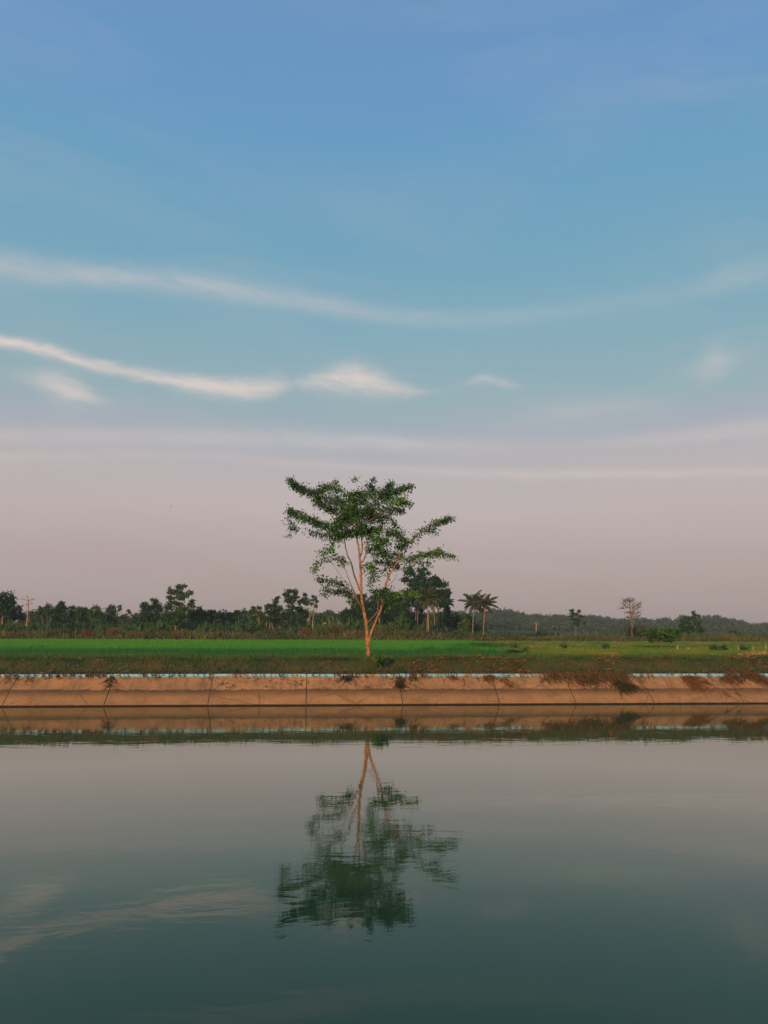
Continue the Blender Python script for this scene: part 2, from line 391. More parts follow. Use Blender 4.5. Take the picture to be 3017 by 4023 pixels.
# ------------------------------------------------------------------ setting: ground, water, bank, field
Y_FOOT = on_z(1508, 2771, 0)[1]                  # waterline of the far wall
SLOPE = 1.28 / 1.70                              # rise over run of the slabs
Y_TOP = Y_FOOT + 1.70
Z_TOP, COPE_H, COPE_D = 1.28, 0.15, 0.30
FIELD_Z = 2.08
Y_EDGE = 134.0
prof = [(-80, 2.0), (-.6, 2.0), (1.0, 2.0), (3.6, -.05), (5.5, -1.6), (Y_FOOT - 2.2, -1.6), (Y_FOOT + .35, -.06), (Y_TOP + .35, 1.15), (Y_TOP + 1.2, 1.55),
        (Y_TOP + 2.4, 1.86), (47.5, 1.97), (Y_EDGE, 1.97), (240, 2.0), (3200, 2.0)]
gm = MB(); xs = [-3200, -400, -100, 0, 100, 400, 3200]
v = [(x, y, zz_) for (y, zz_) in prof for x in xs]; nx = len(xs)
f = [(j * nx + i, j * nx + i + 1, (j + 1) * nx + i + 1, (j + 1) * nx + i) for j in range(len(prof) - 1) for i in range(nx - 1)]
setting(gm.add(v, f).build('ground', M['ground']))

wm = MB(); wm.add([(-400, 2.6, 0), (400, 2.6, 0), (400, Y_FOOT + .3, 0), (-400, Y_FOOT + .3, 0)], [(0, 1, 2, 3)])
setting(wm.build('water', M['water']))

def bank_z(X, Y):
    s = np.clip((Y - (Y_TOP + COPE_D)) / 1.1, 0, 1); s = s * s * (3 - 2 * s)
    zb = (Z_TOP + COPE_H - .06) + (2.02 - Z_TOP - COPE_H + .06) * s
    rough = (fbm(X * .55, Y * .9, 3) - .5) * .22 + (fbm(X * 2.3, Y * 2.3, 9) - .5) * .14
    lump = np.clip((X - 4) / 8, 0, 1) * (fbm(X * 1.1, Y * 1.6, 21) - .45) * .22
    fade = np.clip((47.2 - Y) / 1.5, 0, 1)
    return zb + (rough + lump) * s * fade + .06 * (1 - fade) + .06 * fade
bm_ = MB(); bm_.add(*grid(bank_z, np.arange(-48, 62, .3), np.linspace(Y_TOP + COPE_D - .04, 48.5, 44)))
setting(bm_.build('bank', M['soil'], smooth=True))
fm = MB(); fm.add(*grid(lambda X, Y: 0 * X + FIELD_Z - .06 + (fbm(X * .3, Y * .3, 5) - .5) * .06, np.arange(-110, 135, 2.5), np.arange(47.6, Y_EDGE + 3, 2.5)))
setting(fm.build('field', M['field']))

# hills on the horizon: the skyline of their forest, as (photo x, photo y)
SKY = [(-900, 2420), (-300, 2410), (0, 2420), (600, 2420), (1200, 2405), (1500, 2405), (1800, 2402), (1900, 2398), (1960, 2393), (2010, 2397), (2050, 2407), (2120, 2414), (2200, 2415),
       (2250, 2411), (2330, 2417), (2400, 2426), (2470, 2430), (2540, 2428), (2650, 2425), (2720, 2421), (2780, 2414), (2830, 2423), (2900, 2434), (2960, 2442), (3020, 2447), (3300, 2452), (3900, 2440)]
def skyline(px): return float(np.interp(px, [a_ for a_, _ in SKY], [b_ for _, b_ in SKY]))
hv, hpx = [], list(range(-900, 3901, 60))
for px in hpx:
    top = at(px, skyline(px) + 34, 520.)
    for Y, k_ in ((255, 0), (330, .12), (400, .35), (460, .72), (520, 1), (600, .95), (760, .35), (900, 0)):
        q = at(px, 2480, float(Y)); hv.append((q[0], Y, 1.9 + (max(top[2], 4) - 1.9) * k_))
f = [(i * 8 + k_, (i + 1) * 8 + k_, (i + 1) * 8 + k_ + 1, i * 8 + k_ + 1) for i in range(len(hpx) - 1) for k_ in range(7)]
hm = MB(); setting(hm.add(hv, f).build('hills', M['hill'], smooth=True))

# ------------------------------------------------------------------ foliage
def crown(mb, lobes, Y, size, dens_=1.0, spread=.30, droop=0.25, lit=0.5):
    """leaf clumps through the volume of each lobe; lobes are (photo x, photo y, half width, half height)"""
    for lx, ly, rx, ry in lobes:
        k_ = mpp(lx, Y); c0 = at(lx, ly, Y); rx_, ry_ = rx * k_, ry * k_
        c0 = c0 + np.array([0, (random.random() - .5) * rx_ * .8, 0])
        ncl = max(4, int(4 + 60 * rx_ * ry_ / (rx_ * ry_ + 6)))
        d = rdir(ncl) * (rng.random((ncl, 1)) ** .4) * .86
        d[:, 2] += .05
        cl = c0 + d * np.array([rx_, rx_ * .9, ry_])
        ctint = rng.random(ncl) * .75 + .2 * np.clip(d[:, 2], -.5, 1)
        n = int(dens_ * 4.6 * math.pi * rx_ * ry_ / (size * size * .30)) + 20
        idx = rng.integers(0, ncl, n)
        sg = spread * np.array([rx_, rx_, ry_]) * .75
        pos_ = cl[idx] + rng.normal(size=(n, 3)) * sg * .8
        ax = rdir(n); ax[:, 2] -= droop; ax = unit(ax)
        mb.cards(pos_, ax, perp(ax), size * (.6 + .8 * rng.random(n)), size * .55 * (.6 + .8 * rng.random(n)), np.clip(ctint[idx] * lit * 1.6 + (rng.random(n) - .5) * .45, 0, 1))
    return mb
def px_tube(mb, pts, Y, seg=7, dep=0.0, wob=.15):
    """a limb along photo points (x, y, half width in photo pixels[, depth in metres])"""
    P, r_ = [], []
    for q in pts:
        d = q[3] if len(q) > 3 else 0.0
        P.append(at(q[0], q[1], Y + d)); r_.append(max(q[2] * mpp(q[0], Y), .012))
    return mb.tube(P, r_, seg, rng.random(), wob)

def tree(name, label, cat, Y, trunks, lobes, leafm, barkm, size=.42, dens_=1.0, group='trees beyond the rice field', lit=.5, spread=.30):
    base = trunks[0][0]; b = at(base[0], base[1], Y); b[2] = min(b[2], 2.0); k_ = mpp(base[0], Y)
    root = thing(name, label, cat, (b[0], Y, 1.95), group)
    for tr in trunks:
        mb = MB(); pts = [(q[0], q[1], q[2]) for q in tr]
        foot = at(pts[0][0], pts[0][1], Y)
        if foot[2] > 2.0:                              # carry the trunk down to the ground behind the undergrowth
            pts = [(pts[0][0], pts[0][1] + (foot[2] - 1.9) / k_, pts[0][2] * 1.1)] + pts
        px_tube(mb, pts, Y)
        if lobes:                                      # limbs into the crown
            e = tr[-1]
            for lb in sorted(lobes, key=lambda l: abs(l[0] - e[0]) + abs(l[1] - e[1]))[:4]:
                px_tube(mb, [(e[0], e[1], e[2] * .7), ((e[0] + lb[0]) / 2, (e[1] + lb[1]) / 2 + 2, e[2] * .5), (lb[0], lb[1] - lb[3] * .3, e[2] * .25)], Y, 5)
        mb.build('trunk', M[barkm], root, True)
    if lobes: crown(MB(), lobes, Y, size, dens_, lit=lit, spread=spread).build('crown', M[leafm], root)
    return root

# ------------------------------------------------------------------ the single tree on the bank
YT = 45.2
def zp(x, y): return 1050 + x / 2.074, 1800 + y / 2.074     # close-up coordinates to photo coordinates
def limb(mb, pts, seg=8):
    P, r_ = [], []
    k_ = mpp(1450, YT)
    pts = interp(pts, len(pts) * 3)
    for i, q in enumerate(pts):
        x, y = zp(q[0], q[1]); P.append(at(x, y, YT + q[3]) + rng.normal(size=3) * .012); r_.append(max(q[2] * .92 / 2.074 * k_, .008))
    return mb.tube(P, r_, seg, rng.random(), .12)
bt = at(*zp(826, 1640), YT)
big = thing('lone_tree', 'tall slender tree with orange forked trunk standing alone on the canal bank', 'tree', (bt[0], YT, bt[2] - .1))
tm = MB()
limb(tm, [(829, 1668, 30, 0), (828, 1655, 24, 0), (826, 1632, 18.5, 0), (822, 1560, 17, .02), (818, 1480, 18, .03), (811, 1400, 14.5, .03), (805, 1330, 15, .02), (790, 1270, 14, 0), (775, 1200, 13, -.05), (768, 1130, 12.5, -.1),
          (763, 1050, 12, -.1), (762, 960, 11, -.05), (757, 860, 10.5, 0), (750, 770, 9.5, .1), (735, 690, 8, .2), (725, 600, 7, .3), (705, 500, 5.5, .4), (690, 400, 4, .5), (680, 300, 2, .5)], 12)
limb(tm, [(828, 1500, 13, 0), (838, 1450, 12.5, -.05), (855, 1400, 11, -.12), (872, 1360, 10.5, -.18), (895, 1300, 9.5, -.25), (925, 1240, 9.5, -.3), (940, 1170, 9, -.35), (950, 1100, 9, -.4), (965, 1030, 10, -.45),
          (985, 970, 8, -.45), (1020, 910, 6.5, -.4), (1055, 850, 5, -.3), (1085, 760, 3.5, -.2), (1110, 680, 2, 0)], 10)
tm.build('trunk', M['bark'], big, True)
BR = [
    [(820, 1332, 5, 0), (850, 1305, 4.5, -.2), (880, 1275, 4, -.35), (905, 1240, 5, -.3), (900, 1200, 4, -.1), (910, 1120, 3, .2), (930, 1060, 2, .3)],
    [(868, 1365, 4, -.15), (860, 1345, 3, -.3), (857, 1325, 2, -.4)],
    [(785, 1255, 9, 0), (762, 1205, 8, -.3), (738, 1165, 6.5, -.6), (715, 1110, 5, -.8), (690, 1045, 4, -.9), (640, 920, 2.6, -1.1), (590, 810, 1.8, -1.3), (540, 750, 1.2, -1.4)],
    [(715, 1110, 4, -.8), (640, 1055, 2.8, -1.2), (560, 1010, 2, -1.5), (400, 980, 1, -1.8)],
    [(725, 1140, 3.5, -.7), (660, 1105, 2.5, -.4), (560, 1085, 1.8, -.2), (440, 1115, 1, .1)],
    [(672, 1040, 3, -.9), (620, 985, 2.2, -.6), (560, 900, 1.8, -.4), (520, 840, 1.4, -.3), (440, 850, 1, -.2)],
    [(762, 1090, 8, -.1), (725, 1000, 7.5, .3), (700, 930, 7.5, .5), (683, 860, 7, .7), (655, 790, 6, .9), (635, 720, 5, 1.0), (628, 660, 4.2, 1.1), (600, 580, 3.8, 1.2), (550, 510, 3.6, 1.3), (510, 440, 3, 1.3),
     (470, 405, 2.6, 1.3), (400, 340, 2, 1.2), (300, 270, 1.5, 1.1), (190, 180, .8, 1.0)],
    [(628, 660, 3, 1.1), (560, 590, 2.6, .6), (480, 540, 2.2, .2), (380, 490, 1.8, -.1), (280, 460, 1.4, -.3), (180, 415, .8, -.5)],
    [(770, 850, 6, 0), (798, 800, 5, -.3), (812, 720, 4.5, -.5), (802, 640, 4, -.6), (812, 520, 3.4, -.7), (850, 400, 2.8, -.8), (900, 330, 2.2, -.9), (950, 280, 1.6, -1), (1000, 190, .9, -1)],
    [(760, 800, 6, 0), (778, 755, 5.5, .4), (766, 650, 5, .7), (770, 520, 4, .9), (760, 400, 3, 1), (740, 290, 2, 1.1), (715, 175, .8, 1.1)],
    [(880, 350, 2.2, -.9), (1000, 300, 1.8, -.5), (1100, 250, 1.3, -.2), (1190, 222, .8, 0)],
    [(812, 520, 2.6, -.7), (950, 435, 2, -1.2), (1050, 395, 1.5, -1.5), (1170, 372, .8, -1.7)],
    [(950, 435, 1.6, -1.2), (1000, 490, 1.3, -1.1), (1042, 555, .8, -1)],
    [(1085, 760, 2.8, -.2), (1160, 690, 2.3, .3), (1230, 622, 1.9, .6), (1330, 562, 1.5, .9), (1400, 522, 1.1, 1.1), (1500, 487, .7, 1.3)],
    [(1055, 850, 3, -.3), (1150, 815, 2.4, -.8), (1250, 788, 1.9, -1.1), (1380, 762, 1.4, -1.4), (1515, 800, .8, -1.6)],
    [(1250, 788, 1.3, -1.1), (1380, 760, 1, -1.2), (1412, 732, .7, -1.2)],
    [(1040, 870, 2, -.4), (1180, 848, 1.4, .2), (1340, 850, .7, .5)],
    [(1020, 910, 3, -.4), (1000, 800, 2.5, .2), (1010, 700, 2, .5), (1050, 600, 1, .7)],
    [(762, 960, 3, -.05), (815, 905, 2, -.5), (870, 870, 1.4, -.8)],
    [(960, 1050, 3, -.4), (1030, 1000, 2.2, -.1), (1060, 940, 1.5, .2)],
    [(945, 1150, 3, -.4), (1010, 1110, 2, -.8), (1090, 1100, 1.5, -1), (1200, 1100, .8, -1.2)],
    [(815, 690, 3, -.5), (900, 670, 2.2, -.9), (1000, 640, 1.5, -1.1)],
]
for b in BR: limb(MB(), b, 7).build('branch', M['shaded_limb_bark'], big, True)
# foliage sprays: (line of (x, y, half spread), depth, leaves per area, share of fresh leaves)
SP = [
    ([(185, 172, 8), (215, 205, 16), (250, 240, 26), (320, 275, 36), (420, 310, 52), (520, 330, 60), (610, 360, 60)], 1.1, 1.0, .10),
    ([(420, 258, 30), (520, 235, 38), (610, 262, 38)], .7, .9, .2), ([(390, 350, 26), (480, 405, 34), (560, 425, 40)], 1.5, 1.1, .05),
    ([(180, 418, 10), (230, 450, 24), (310, 490, 38), (400, 520, 46), (500, 555, 46), (560, 600, 36)], -.3, 1.0, .16),
    ([(178, 470, 9), (180, 540, 12), (195, 640, 12)], -.5, .55, .1), ([(205, 560, 14), (300, 585, 18), (420, 620, 22), (520, 640, 20)], .2, .55, .1),
    ([(560, 560, 40), (620, 490, 60), (680, 420, 70), (720, 350, 60)], .9, 1.15, .10), ([(570, 640, 36), (660, 600, 55), (760, 600, 55), (850, 590, 50), (930, 570, 34)], .1, 1.1, .12),
    ([(640, 430, 60), (760, 440, 66), (880, 420, 60)], -.5, 1.0, .10), ([(650, 310, 40), (750, 285, 42), (850, 300, 50)], .3, 1.0, .22),
    ([(820, 210, 24), (862, 262, 34)], -.4, 1.0, .06), ([(900, 340, 45), (960, 290, 46), (1005, 205, 26)], -.9, 1.15, .12), ([(960, 320, 46), (1060, 265, 30), (1120, 242, 20), (1185, 224, 10)], -.3, 1.1, .2),
    ([(990, 370, 36), (1080, 345, 30), (1170, 370, 12)], -1.5, 1.1, .2), ([(930, 430, 34), (1030, 415, 32), (1110, 430, 14)], -1.1, 1.0, .05), ([(985, 480, 22), (1030, 520, 18), (1042, 556, 9)], -1.0, 1.0, .05),
    ([(860, 500, 46), (900, 460, 44), (940, 520, 30)], -.5, .9, .08), ([(700, 520, 46), (780, 520, 50)], 1.2, .9, .06),
    ([(840, 645, 36), (900, 660, 40), (970, 680, 34)], -.9, 1.0, .15), ([(980, 610, 34), (1040, 595, 34), (1090, 640, 42), (1140, 690, 36)], .4, 1.0, .2), ([(1050, 715, 34), (1130, 735, 26)], -.2, .9, .05),
    ([(1160, 685, 28), (1230, 622, 28), (1310, 570, 22), (1400, 522, 18), (1505, 487, 9)], .9, .9, .12), ([(1330, 572, 12), (1378, 608, 9)], .9, 1.0, .05),
    ([(1110, 820, 34), (1180, 822, 34), (1250, 792, 26), (1340, 772, 17), (1400, 766, 13), (1460, 788, 13), (1518, 802, 10)], -1.2, 1.0, .28), ([(1375, 756, 9), (1415, 733, 9)], -1.2, 1.0, .5),
    ([(1240, 850, 14), (1340, 851, 8)], .4, .9, .08), ([(840, 745, 36), (930, 765, 40), (990, 790, 36)], .2, .85, .1), ([(890, 835, 36), (980, 850, 36), (1060, 870, 34)], .1, .8, .08), ([(1020, 780, 34), (1090, 800, 34)], .5, .8, .1),
    ([(795, 880, 28), (850, 868, 28), (870, 940, 28)], -.6, .8, .28), ([(840, 1000, 30), (890, 960, 26)], .1, .6, .05),
    ([(430, 770, 16), (480, 750, 18), (535, 730, 14)], -1.4, .8, .4), ([(378, 915, 12), (425, 860, 18), (470, 805, 20), (550, 790, 16), (630, 850, 15)], -.3, .6, .2), ([(560, 830, 24), (610, 830, 20)], -.4, .7, .1),
    ([(395, 975, 10), (480, 1000, 18), (560, 1005, 22), (640, 1050, 26)], -1.5, .75, .04), ([(470, 1060, 16), (560, 1080, 24), (640, 1095, 26), (710, 1150, 24)], -.2, .8, .1), ([(430, 1115, 8), (490, 1095, 10)], .1, .5, .05),
    ([(870, 1090, 30), (940, 1085, 36), (1010, 1110, 34), (1090, 1130, 24)], -.8, .9, .12), ([(1110, 1090, 12), (1215, 1100, 13)], -1.1, .9, .4), ([(920, 1170, 26), (1020, 1180, 26)], -.4, .7, .08),
    ([(545, 190, 9), (610, 190, 8)], .7, .6, .2), ([(690, 165, 9), (740, 180, 12)], 1.1, .9, .5), ([(455, 215, 9), (480, 220, 8)], .9, .6, .3), ([(850, 175, 8), (872, 190, 8)], -.4, .5, .1),
    ([(1120, 900, 26), (1180, 880, 22)], -.6, .7, .05),
    ([(560, 340, 44), (660, 400, 56), (760, 470, 60), (860, 470, 50)], -.2, .3, .15), ([(620, 520, 50), (720, 560, 50), (840, 540, 44)], -.9, .3, .2), ([(700, 360, 50), (800, 350, 50), (920, 380, 44)], .8, .3, .2),
    ([(790, 710, 34), (880, 720, 34), (960, 730, 34)], .6, .45, .15), ([(900, 900, 34), (970, 930, 26)], -.2, .45, .05), ([(560, 640, 20), (520, 690, 16)], 1.0, .5, .1),
]
lm, tw = MB(), MB(); kz = mpp(1450, YT) / 2.074
for line, dep, dn, fresh in SP:
    q = interp(line, 40)
    Lz = sum(math.dist(q[i][:2], q[i + 1][:2]) for i in range(39))
    n = int(Lz * q[:, 2].mean() * .084 * dn) + 12
    ntw = max(5, int(n / 9))
    i = rng.integers(0, 40, ntw)
    ox = rng.normal(size=ntw) * (q[i, 2] * .62 + 6); oy = np.clip(rng.normal(size=ntw), -2, 2) * (q[i, 2] * .46 + 3)
    od = rng.normal(size=ntw) * np.maximum(q[i, 2] * kz * .75, .12)
    ctint = np.where(rng.random(ntw) < fresh * 1.7, .5 + .5 * rng.random(ntw), rng.random(ntw) ** 2 * .34)
    for j in range(ntw):
        x, y = zp(q[i[j], 0] + ox[j], q[i[j], 1] + oy[j]); tip = at(x, y, YT + dep + od[j])
        i0 = int(np.clip(i[j] + rng.integers(-4, 8), 0, 39)); x0, y0 = zp(q[i0, 0], q[i0, 1]); root_ = at(x0, y0, YT + dep)
        ln = tip - root_; d = np.linalg.norm(ln)
        if d > .9: root_ = tip - ln / d * .9
        mid = (root_ + tip) / 2 + np.array([0, 0, .06])
        tw.tube([root_, mid, tip], [.008, .006, .004], 4)
        m_ = int(rng.integers(7, 12)); tt = rng.random((m_, 1)) * .8 + .25
        P = root_ * (1 - tt) + tip * tt + rng.normal(size=(m_, 3)) * .11
        ax = unit(rdir(m_) * .75 + np.array([0, 0, -.55]) + (tip - root_) * .35)
        lm.cards(P, ax, perp(ax), .11 + .15 * rng.random(m_), .04 + .06 * rng.random(m_), np.clip(ctint[j] + (rng.random(m_) - .5) * .18, 0, 1))
lm.build('crown', M['leaf'], big)
tw.build('twigs', M['grey_bark'], big)

# ------------------------------------------------------------------ canal wall: slabs, joints, coping
joints = [on_z(px, 2772, 0)[0] for px in (28, 416, 818, 1202, 1584, 1972, 2280, 2600, 2968)]
step = 4.9
while joints[0] > -46: joints.insert(0, joints[0] - step)
while joints[-1] < 60: joints.append(joints[-1] + step)
wall = thing('canal_wall', 'sloping tan concrete canal lining with pale blue painted top edge and dark tide mark', 'wall', (0, Y_FOOT, 0))
X825 = on_z(818, 2772, 0)[0]; X1202 = on_z(1202, 2772, 0)[0]
nrm = np.array([0, -1.28, 1.70]) / math.hypot(1.28, 1.70); thick = .14
for i in range(len(joints) - 1):
    a_, b_ = joints[i] + .022, joints[i + 1] - .022
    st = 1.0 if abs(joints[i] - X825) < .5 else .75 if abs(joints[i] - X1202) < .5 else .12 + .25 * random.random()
    dz = (random.random() - .5) * .02; dn_ = (random.random() - .5) * .012
    mb = MB(); n = 13; rows = []
    xs_ = np.linspace(a_, b_, n)
    for s in np.linspace(-.25, 1, 9):
        y, zz_ = Y_FOOT + 1.70 * s, 1.28 * s
        for x in xs_: rows.append(np.array([x, y, zz_]) + nrm * (dn_ + (random.random() - .5) * .006))
    f = [(r * n + k_, r * n + k_ + 1, (r + 1) * n + k_ + 1, (r + 1) * n + k_) for r in range(8) for k_ in range(n - 1)]
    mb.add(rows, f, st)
    back = [r - nrm * thick for r in rows]
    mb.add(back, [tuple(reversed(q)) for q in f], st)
    for k0 in (0, n - 1):
        col = [rows[r * n + k0] for r in range(9)] + [back[r * n + k0] for r in range(9)]
        mb.add(col, [(r, r + 1, r + 10, r + 9) for r in range(8)], st)
    top = [rows[8 * n + k_] for k_ in range(n)] + [back[8 * n + k_] for k_ in range(n)]
    mb.add(top, [(k_, k_ + 1, n + k_ + 1, n + k_) for k_ in range(n - 1)], st)
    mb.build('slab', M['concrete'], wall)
    cb = MB(); x0, x1 = joints[i] + .012, joints[i + 1] - .012; zt = Z_TOP + COPE_H + dz * .6; y0 = Y_TOP - .035; y1 = Y_TOP + COPE_D; e = .018; zb = Z_TOP - .012
    secs = [(y0, zb), (y0, zt - e), (y0 + e, zt), (y1, zt), (y1, zb - .2), (Y_TOP + .06, zb - .2), (Y_TOP + .06, zb)]
    xx = np.linspace(x0, x1, 9); vv = [(x, y + (random.random() - .5) * .004, zz_ + (random.random() - .5) * .006) for x in xx for (y, zz_) in secs]
    ns = len(secs)
    cb.add(vv, [(a2 * ns + b2, a2 * ns + (b2 + 1) % ns, (a2 + 1) * ns + (b2 + 1) % ns, (a2 + 1) * ns + b2) for a2 in range(8) for b2 in range(ns)])
    for a2 in (0, 8): cb.add([vv[a2 * ns + b2] for b2 in range(ns)], [list(range(ns))])
    cb.build('coping', M['coping'], wall)
jm = MB()
for x in joints:
    for s0, s1 in ((-.25, 1.0),):
        p0 = np.array([x, Y_FOOT + 1.7 * s0, 1.28 * s0]) - nrm * .02; p1 = np.array([x, Y_FOOT + 1.7 * s1, 1.28 * s1]) - nrm * .02
        e = np.array([.03, 0, 0]); jm.add([p0 - e, p0 + e, p1 + e, p1 - e], [(0, 1, 2, 3)])
jm.build('joint_filler', M['joint'], wall)

def on_slab(px, py):                              # point of the slab surface seen at a photo pixel
    d = ray(px, py); n = Vector(nrm); p0 = Vector((0, Y_FOOT, 0))
    return np.array(CAM + d * ((p0 - CAM).dot(n) / d.dot(n)))
DOWN = np.array([0, -1.70, -1.28]) / math.hypot(1.28, 1.70)
def wall_weeds(name, label, boxes, matname, n=160, leaf=.5, group='weeds hanging over the canal wall', h=.10):
    """stalks that trail down the slab, with dry leaves on them; boxes are (x0, y0, x1, y1) photo pixels of where the clump lies"""
    P0 = on_slab((boxes[0][0] + boxes[0][2]) / 2, (boxes[0][1] + boxes[0][3]) / 2)
    mb = MB()
    for x0, y0, x1, y1 in boxes:
        nc = max(2, int((x1 - x0) / 16)); cen = [(random.random(), random.random() ** 1.3, .25 + random.random()) for _ in range(nc)]
        for _ in range(int(n * .6 / len(boxes))):
            cx_, cy_, cw = random.choices(cen, [q[2] for q in cen])[0]
            c_ = on_slab(x0 + (x1 - x0) * (cx_ + random.gauss(0, .10)), y0 + (y1 - y0) * max(0, cy_ * .8 + random.gauss(0, .16)))
            ln = random.uniform(.12, .30) + .45 * random.random() ** 3; lat = random.gauss(.3, .6); lift = h * (.2 + random.random()) * .6
            pts = [c_ + nrm * .012]
            for k_ in range(4):
                pts.append(pts[-1] + (DOWN + np.array([lat + random.gauss(0, .35), 0, 0])) * ln / 4 + nrm * (lift * (.5, .1, -.2, -.3)[k_]))
            pts = np.array([q + nrm * max(0, .012 - float(np.dot(q - np.array([0, Y_FOOT, 0]), nrm))) for q in pts])
            mb.tube(pts, [.010, .009, .008, .006, .004], 4, random.random())
            m_ = int(2 + 5 * leaf); j = rng.integers(0, 5, m_); ax = unit(rdir(m_) + DOWN * .7 + nrm * .2)
            mb.cards(pts[j] + rng.normal(size=(m_, 3)) * .025 + nrm * .02, ax, perp(ax), .06 + .08 * rng.random(m_), .02 + .025 * rng.random(m_), rng.random(m_))
    o_ = mb.build(name, M[matname])
    return tag(o_, label, 'weeds', group)
wall_weeds('dry_vine', 'tan dry vines trailing over the coping at the left end of the wall', [(20, 2648, 120, 2690), (60, 2640, 150, 2662)], 'dryweed', 70, .2, h=.16)
wall_weeds('weed_tuft', 'small dark weed tuft growing in the open slanting joint left of the mottled slabs', [(426, 2650, 450, 2675), (420, 2670, 436, 2700)], 'darkweed', 60)
wall_weeds('weed_tuft', 'brown weed tuft in the joint where the lichen-mottled slab begins', [(817, 2645, 836, 2675)], 'dryweed', 50)
wall_weeds('weed_clump', 'dark weeds spilling over the coping left of the lone tree trunk', [(1325, 2640, 1372, 2690)], 'darkweed', 150)
wall_weeds('weed_clump', 'large dark green weeds creeping down the slab just right of the lone tree', [(1540, 2645, 1640, 2690), (1560, 2680, 1600, 2700)], 'darkweed', 260)
wall_weeds('weed_clump', 'reddish brown weeds hanging across a joint below the twin palms', [(1888, 2650, 1932, 2682)], 'rust', 170)
wall_weeds('weed_clump', 'long thin brown stalks sliding down the slab right of the reddish weeds', [(1955, 2655, 1990, 2685), (1985, 2680, 2015, 2705)], 'dryweed', 90, .3)
wall_weeds('weed_tuft', 'little brown weed tuft over the coping between twin palms and mid joint', [(2130, 2650, 2165, 2668)], 'dryweed', 45)
wall_weeds('weed_clump', 'olive weeds over the coping at the joint before the dark heap', [(2255, 2655, 2330, 2690)], 'darkweed', 190)
wall_weeds('weed_heap', 'blackish heap of cut weeds lying on the slab right of center', [(2360, 2685, 2470, 2712), (2405, 2678, 2445, 2700)], 'darkweed', 420, .9, h=.2)
wall_weeds('weed_clump', 'broad brown weeds sliding diagonally down the slab below the dark twin trees', [(2650, 2655, 2730, 2680), (2690, 2675, 2780, 2710)], 'rust', 330, .6)
wall_weeds('weed_clump', 'rusty weeds hanging over the coping below the straw patch', [(2830, 2655, 2905, 2682)], 'rust', 170)
wall_weeds('dead_twig', 'dead branching twig lying low on the slab near the right end', [(2835, 2712, 2850, 2735), (2845, 2722, 2890, 2740)], 'rust', 26, .1)
wall_weeds('weed_clump', 'dark red weeds hanging over the coping at the right end of the wall', [(2980, 2660, 3012, 2690)], 'rust', 110)
wall_weeds('weed_tuft', 'thin dry stalk lying across the coping right of the lone tree', [(1740, 2650, 1790, 2665)], 'dryweed', 40)

tr = MB(); cnt = 0
while cnt < 2300:
    x = random.uniform(-34, 44); dn_ = float(fbm(np.array([x * .55]), np.array([3.0]), 15)[0]); right = min(max((x - 3) / 12, 0), 1)
    if random.random() > (max(0, dn_ - .50) * 5) ** 1.3 * (.22 + .9 * right) + .06: continue
    cnt += 1
    over = random.random() ** 2.2 * (.30 + .75 * right)
    st = np.array([x, Y_TOP + COPE_D * random.uniform(.1, 1.0) + .12, Z_TOP + COPE_H + random.uniform(.02, .12)])
    lip = np.array([x + random.gauss(.05, .12), Y_TOP - .05, Z_TOP + COPE_H + .012 + .03 * random.random()])
    pts = [st, lip]; lat = random.gauss(.22, .3)
    pts.append(np.array([lip[0] + lat * .1, Y_TOP - .05 - .02 * random.random(), Z_TOP + .03 + .08 * random.random()]))
    for k_ in range(3): pts.append(pts[-1] + (DOWN + np.array([lat + random.gauss(0, .3), 0, 0])) * over / 3 + nrm * .004)
    tr.tube(np.array(pts), [.012, .011, .010, .009, .007, .004], 4, random.random())
    m_ = random.randint(2, 7); j = rng.integers(0, 6, m_); ax = unit(rdir(m_) + DOWN * .6)
    tr.cards(np.array(pts)[j] + rng.normal(size=(m_, 3)) * .025 + nrm * .025, ax, perp(ax), .05 + .09 * rng.random(m_), .02 + .03 * rng.random(m_), rng.random(m_) ** 1.4)
M['trail'] = leafy('trailing_weed', (.03, .032, .018), (.17, .11, .05), .15, .8)
setting(tr.build('trailing_weeds', M['trail']), 'stuff')

# ------------------------------------------------------------------ grass on the bank, rice and meadow
def blades_on(n, xr, yr, zf, L, W, tint, lean=.35, power=1.0):
    x = xr[0] + (xr[1] - xr[0]) * rng.random(n); y = yr[0] + (yr[1] - yr[0]) * rng.random(n) ** power
    ax = unit(np.stack([rng.normal(size=n) * lean, rng.normal(size=n) * lean, np.ones(n)], 1))
    th = (rng.random(n) - .5) * 1.6; side = np.stack([np.cos(th), np.sin(th), 0 * th], 1)
    return np.stack([x, y, zf(x, y)], 1), ax, side, L(x, y, n), W(x, y, n), tint(x, y, n)
gb = MB()
tn = lambda x, y, n: np.clip(fbm(x * .8, y * 1.2, 31) * 1.3 - .25 + (rng.random(n) - .5) * .5 + .35 * np.clip((y - 42.3) / 2, 0, 1), 0, 1)
gb.blades(*blades_on(90000, (-36, 46), (Y_TOP + .24, 47.6), bank_z, lambda x, y, n: (.10 + .18 * rng.random(n)) * (.6 + .8 * fbm(x, y, 8)), lambda x, y, n: .02 + .025 * rng.random(n), tn, .7))
setting(gb.build('bank_grass', M['bankgrass']), 'stuff')
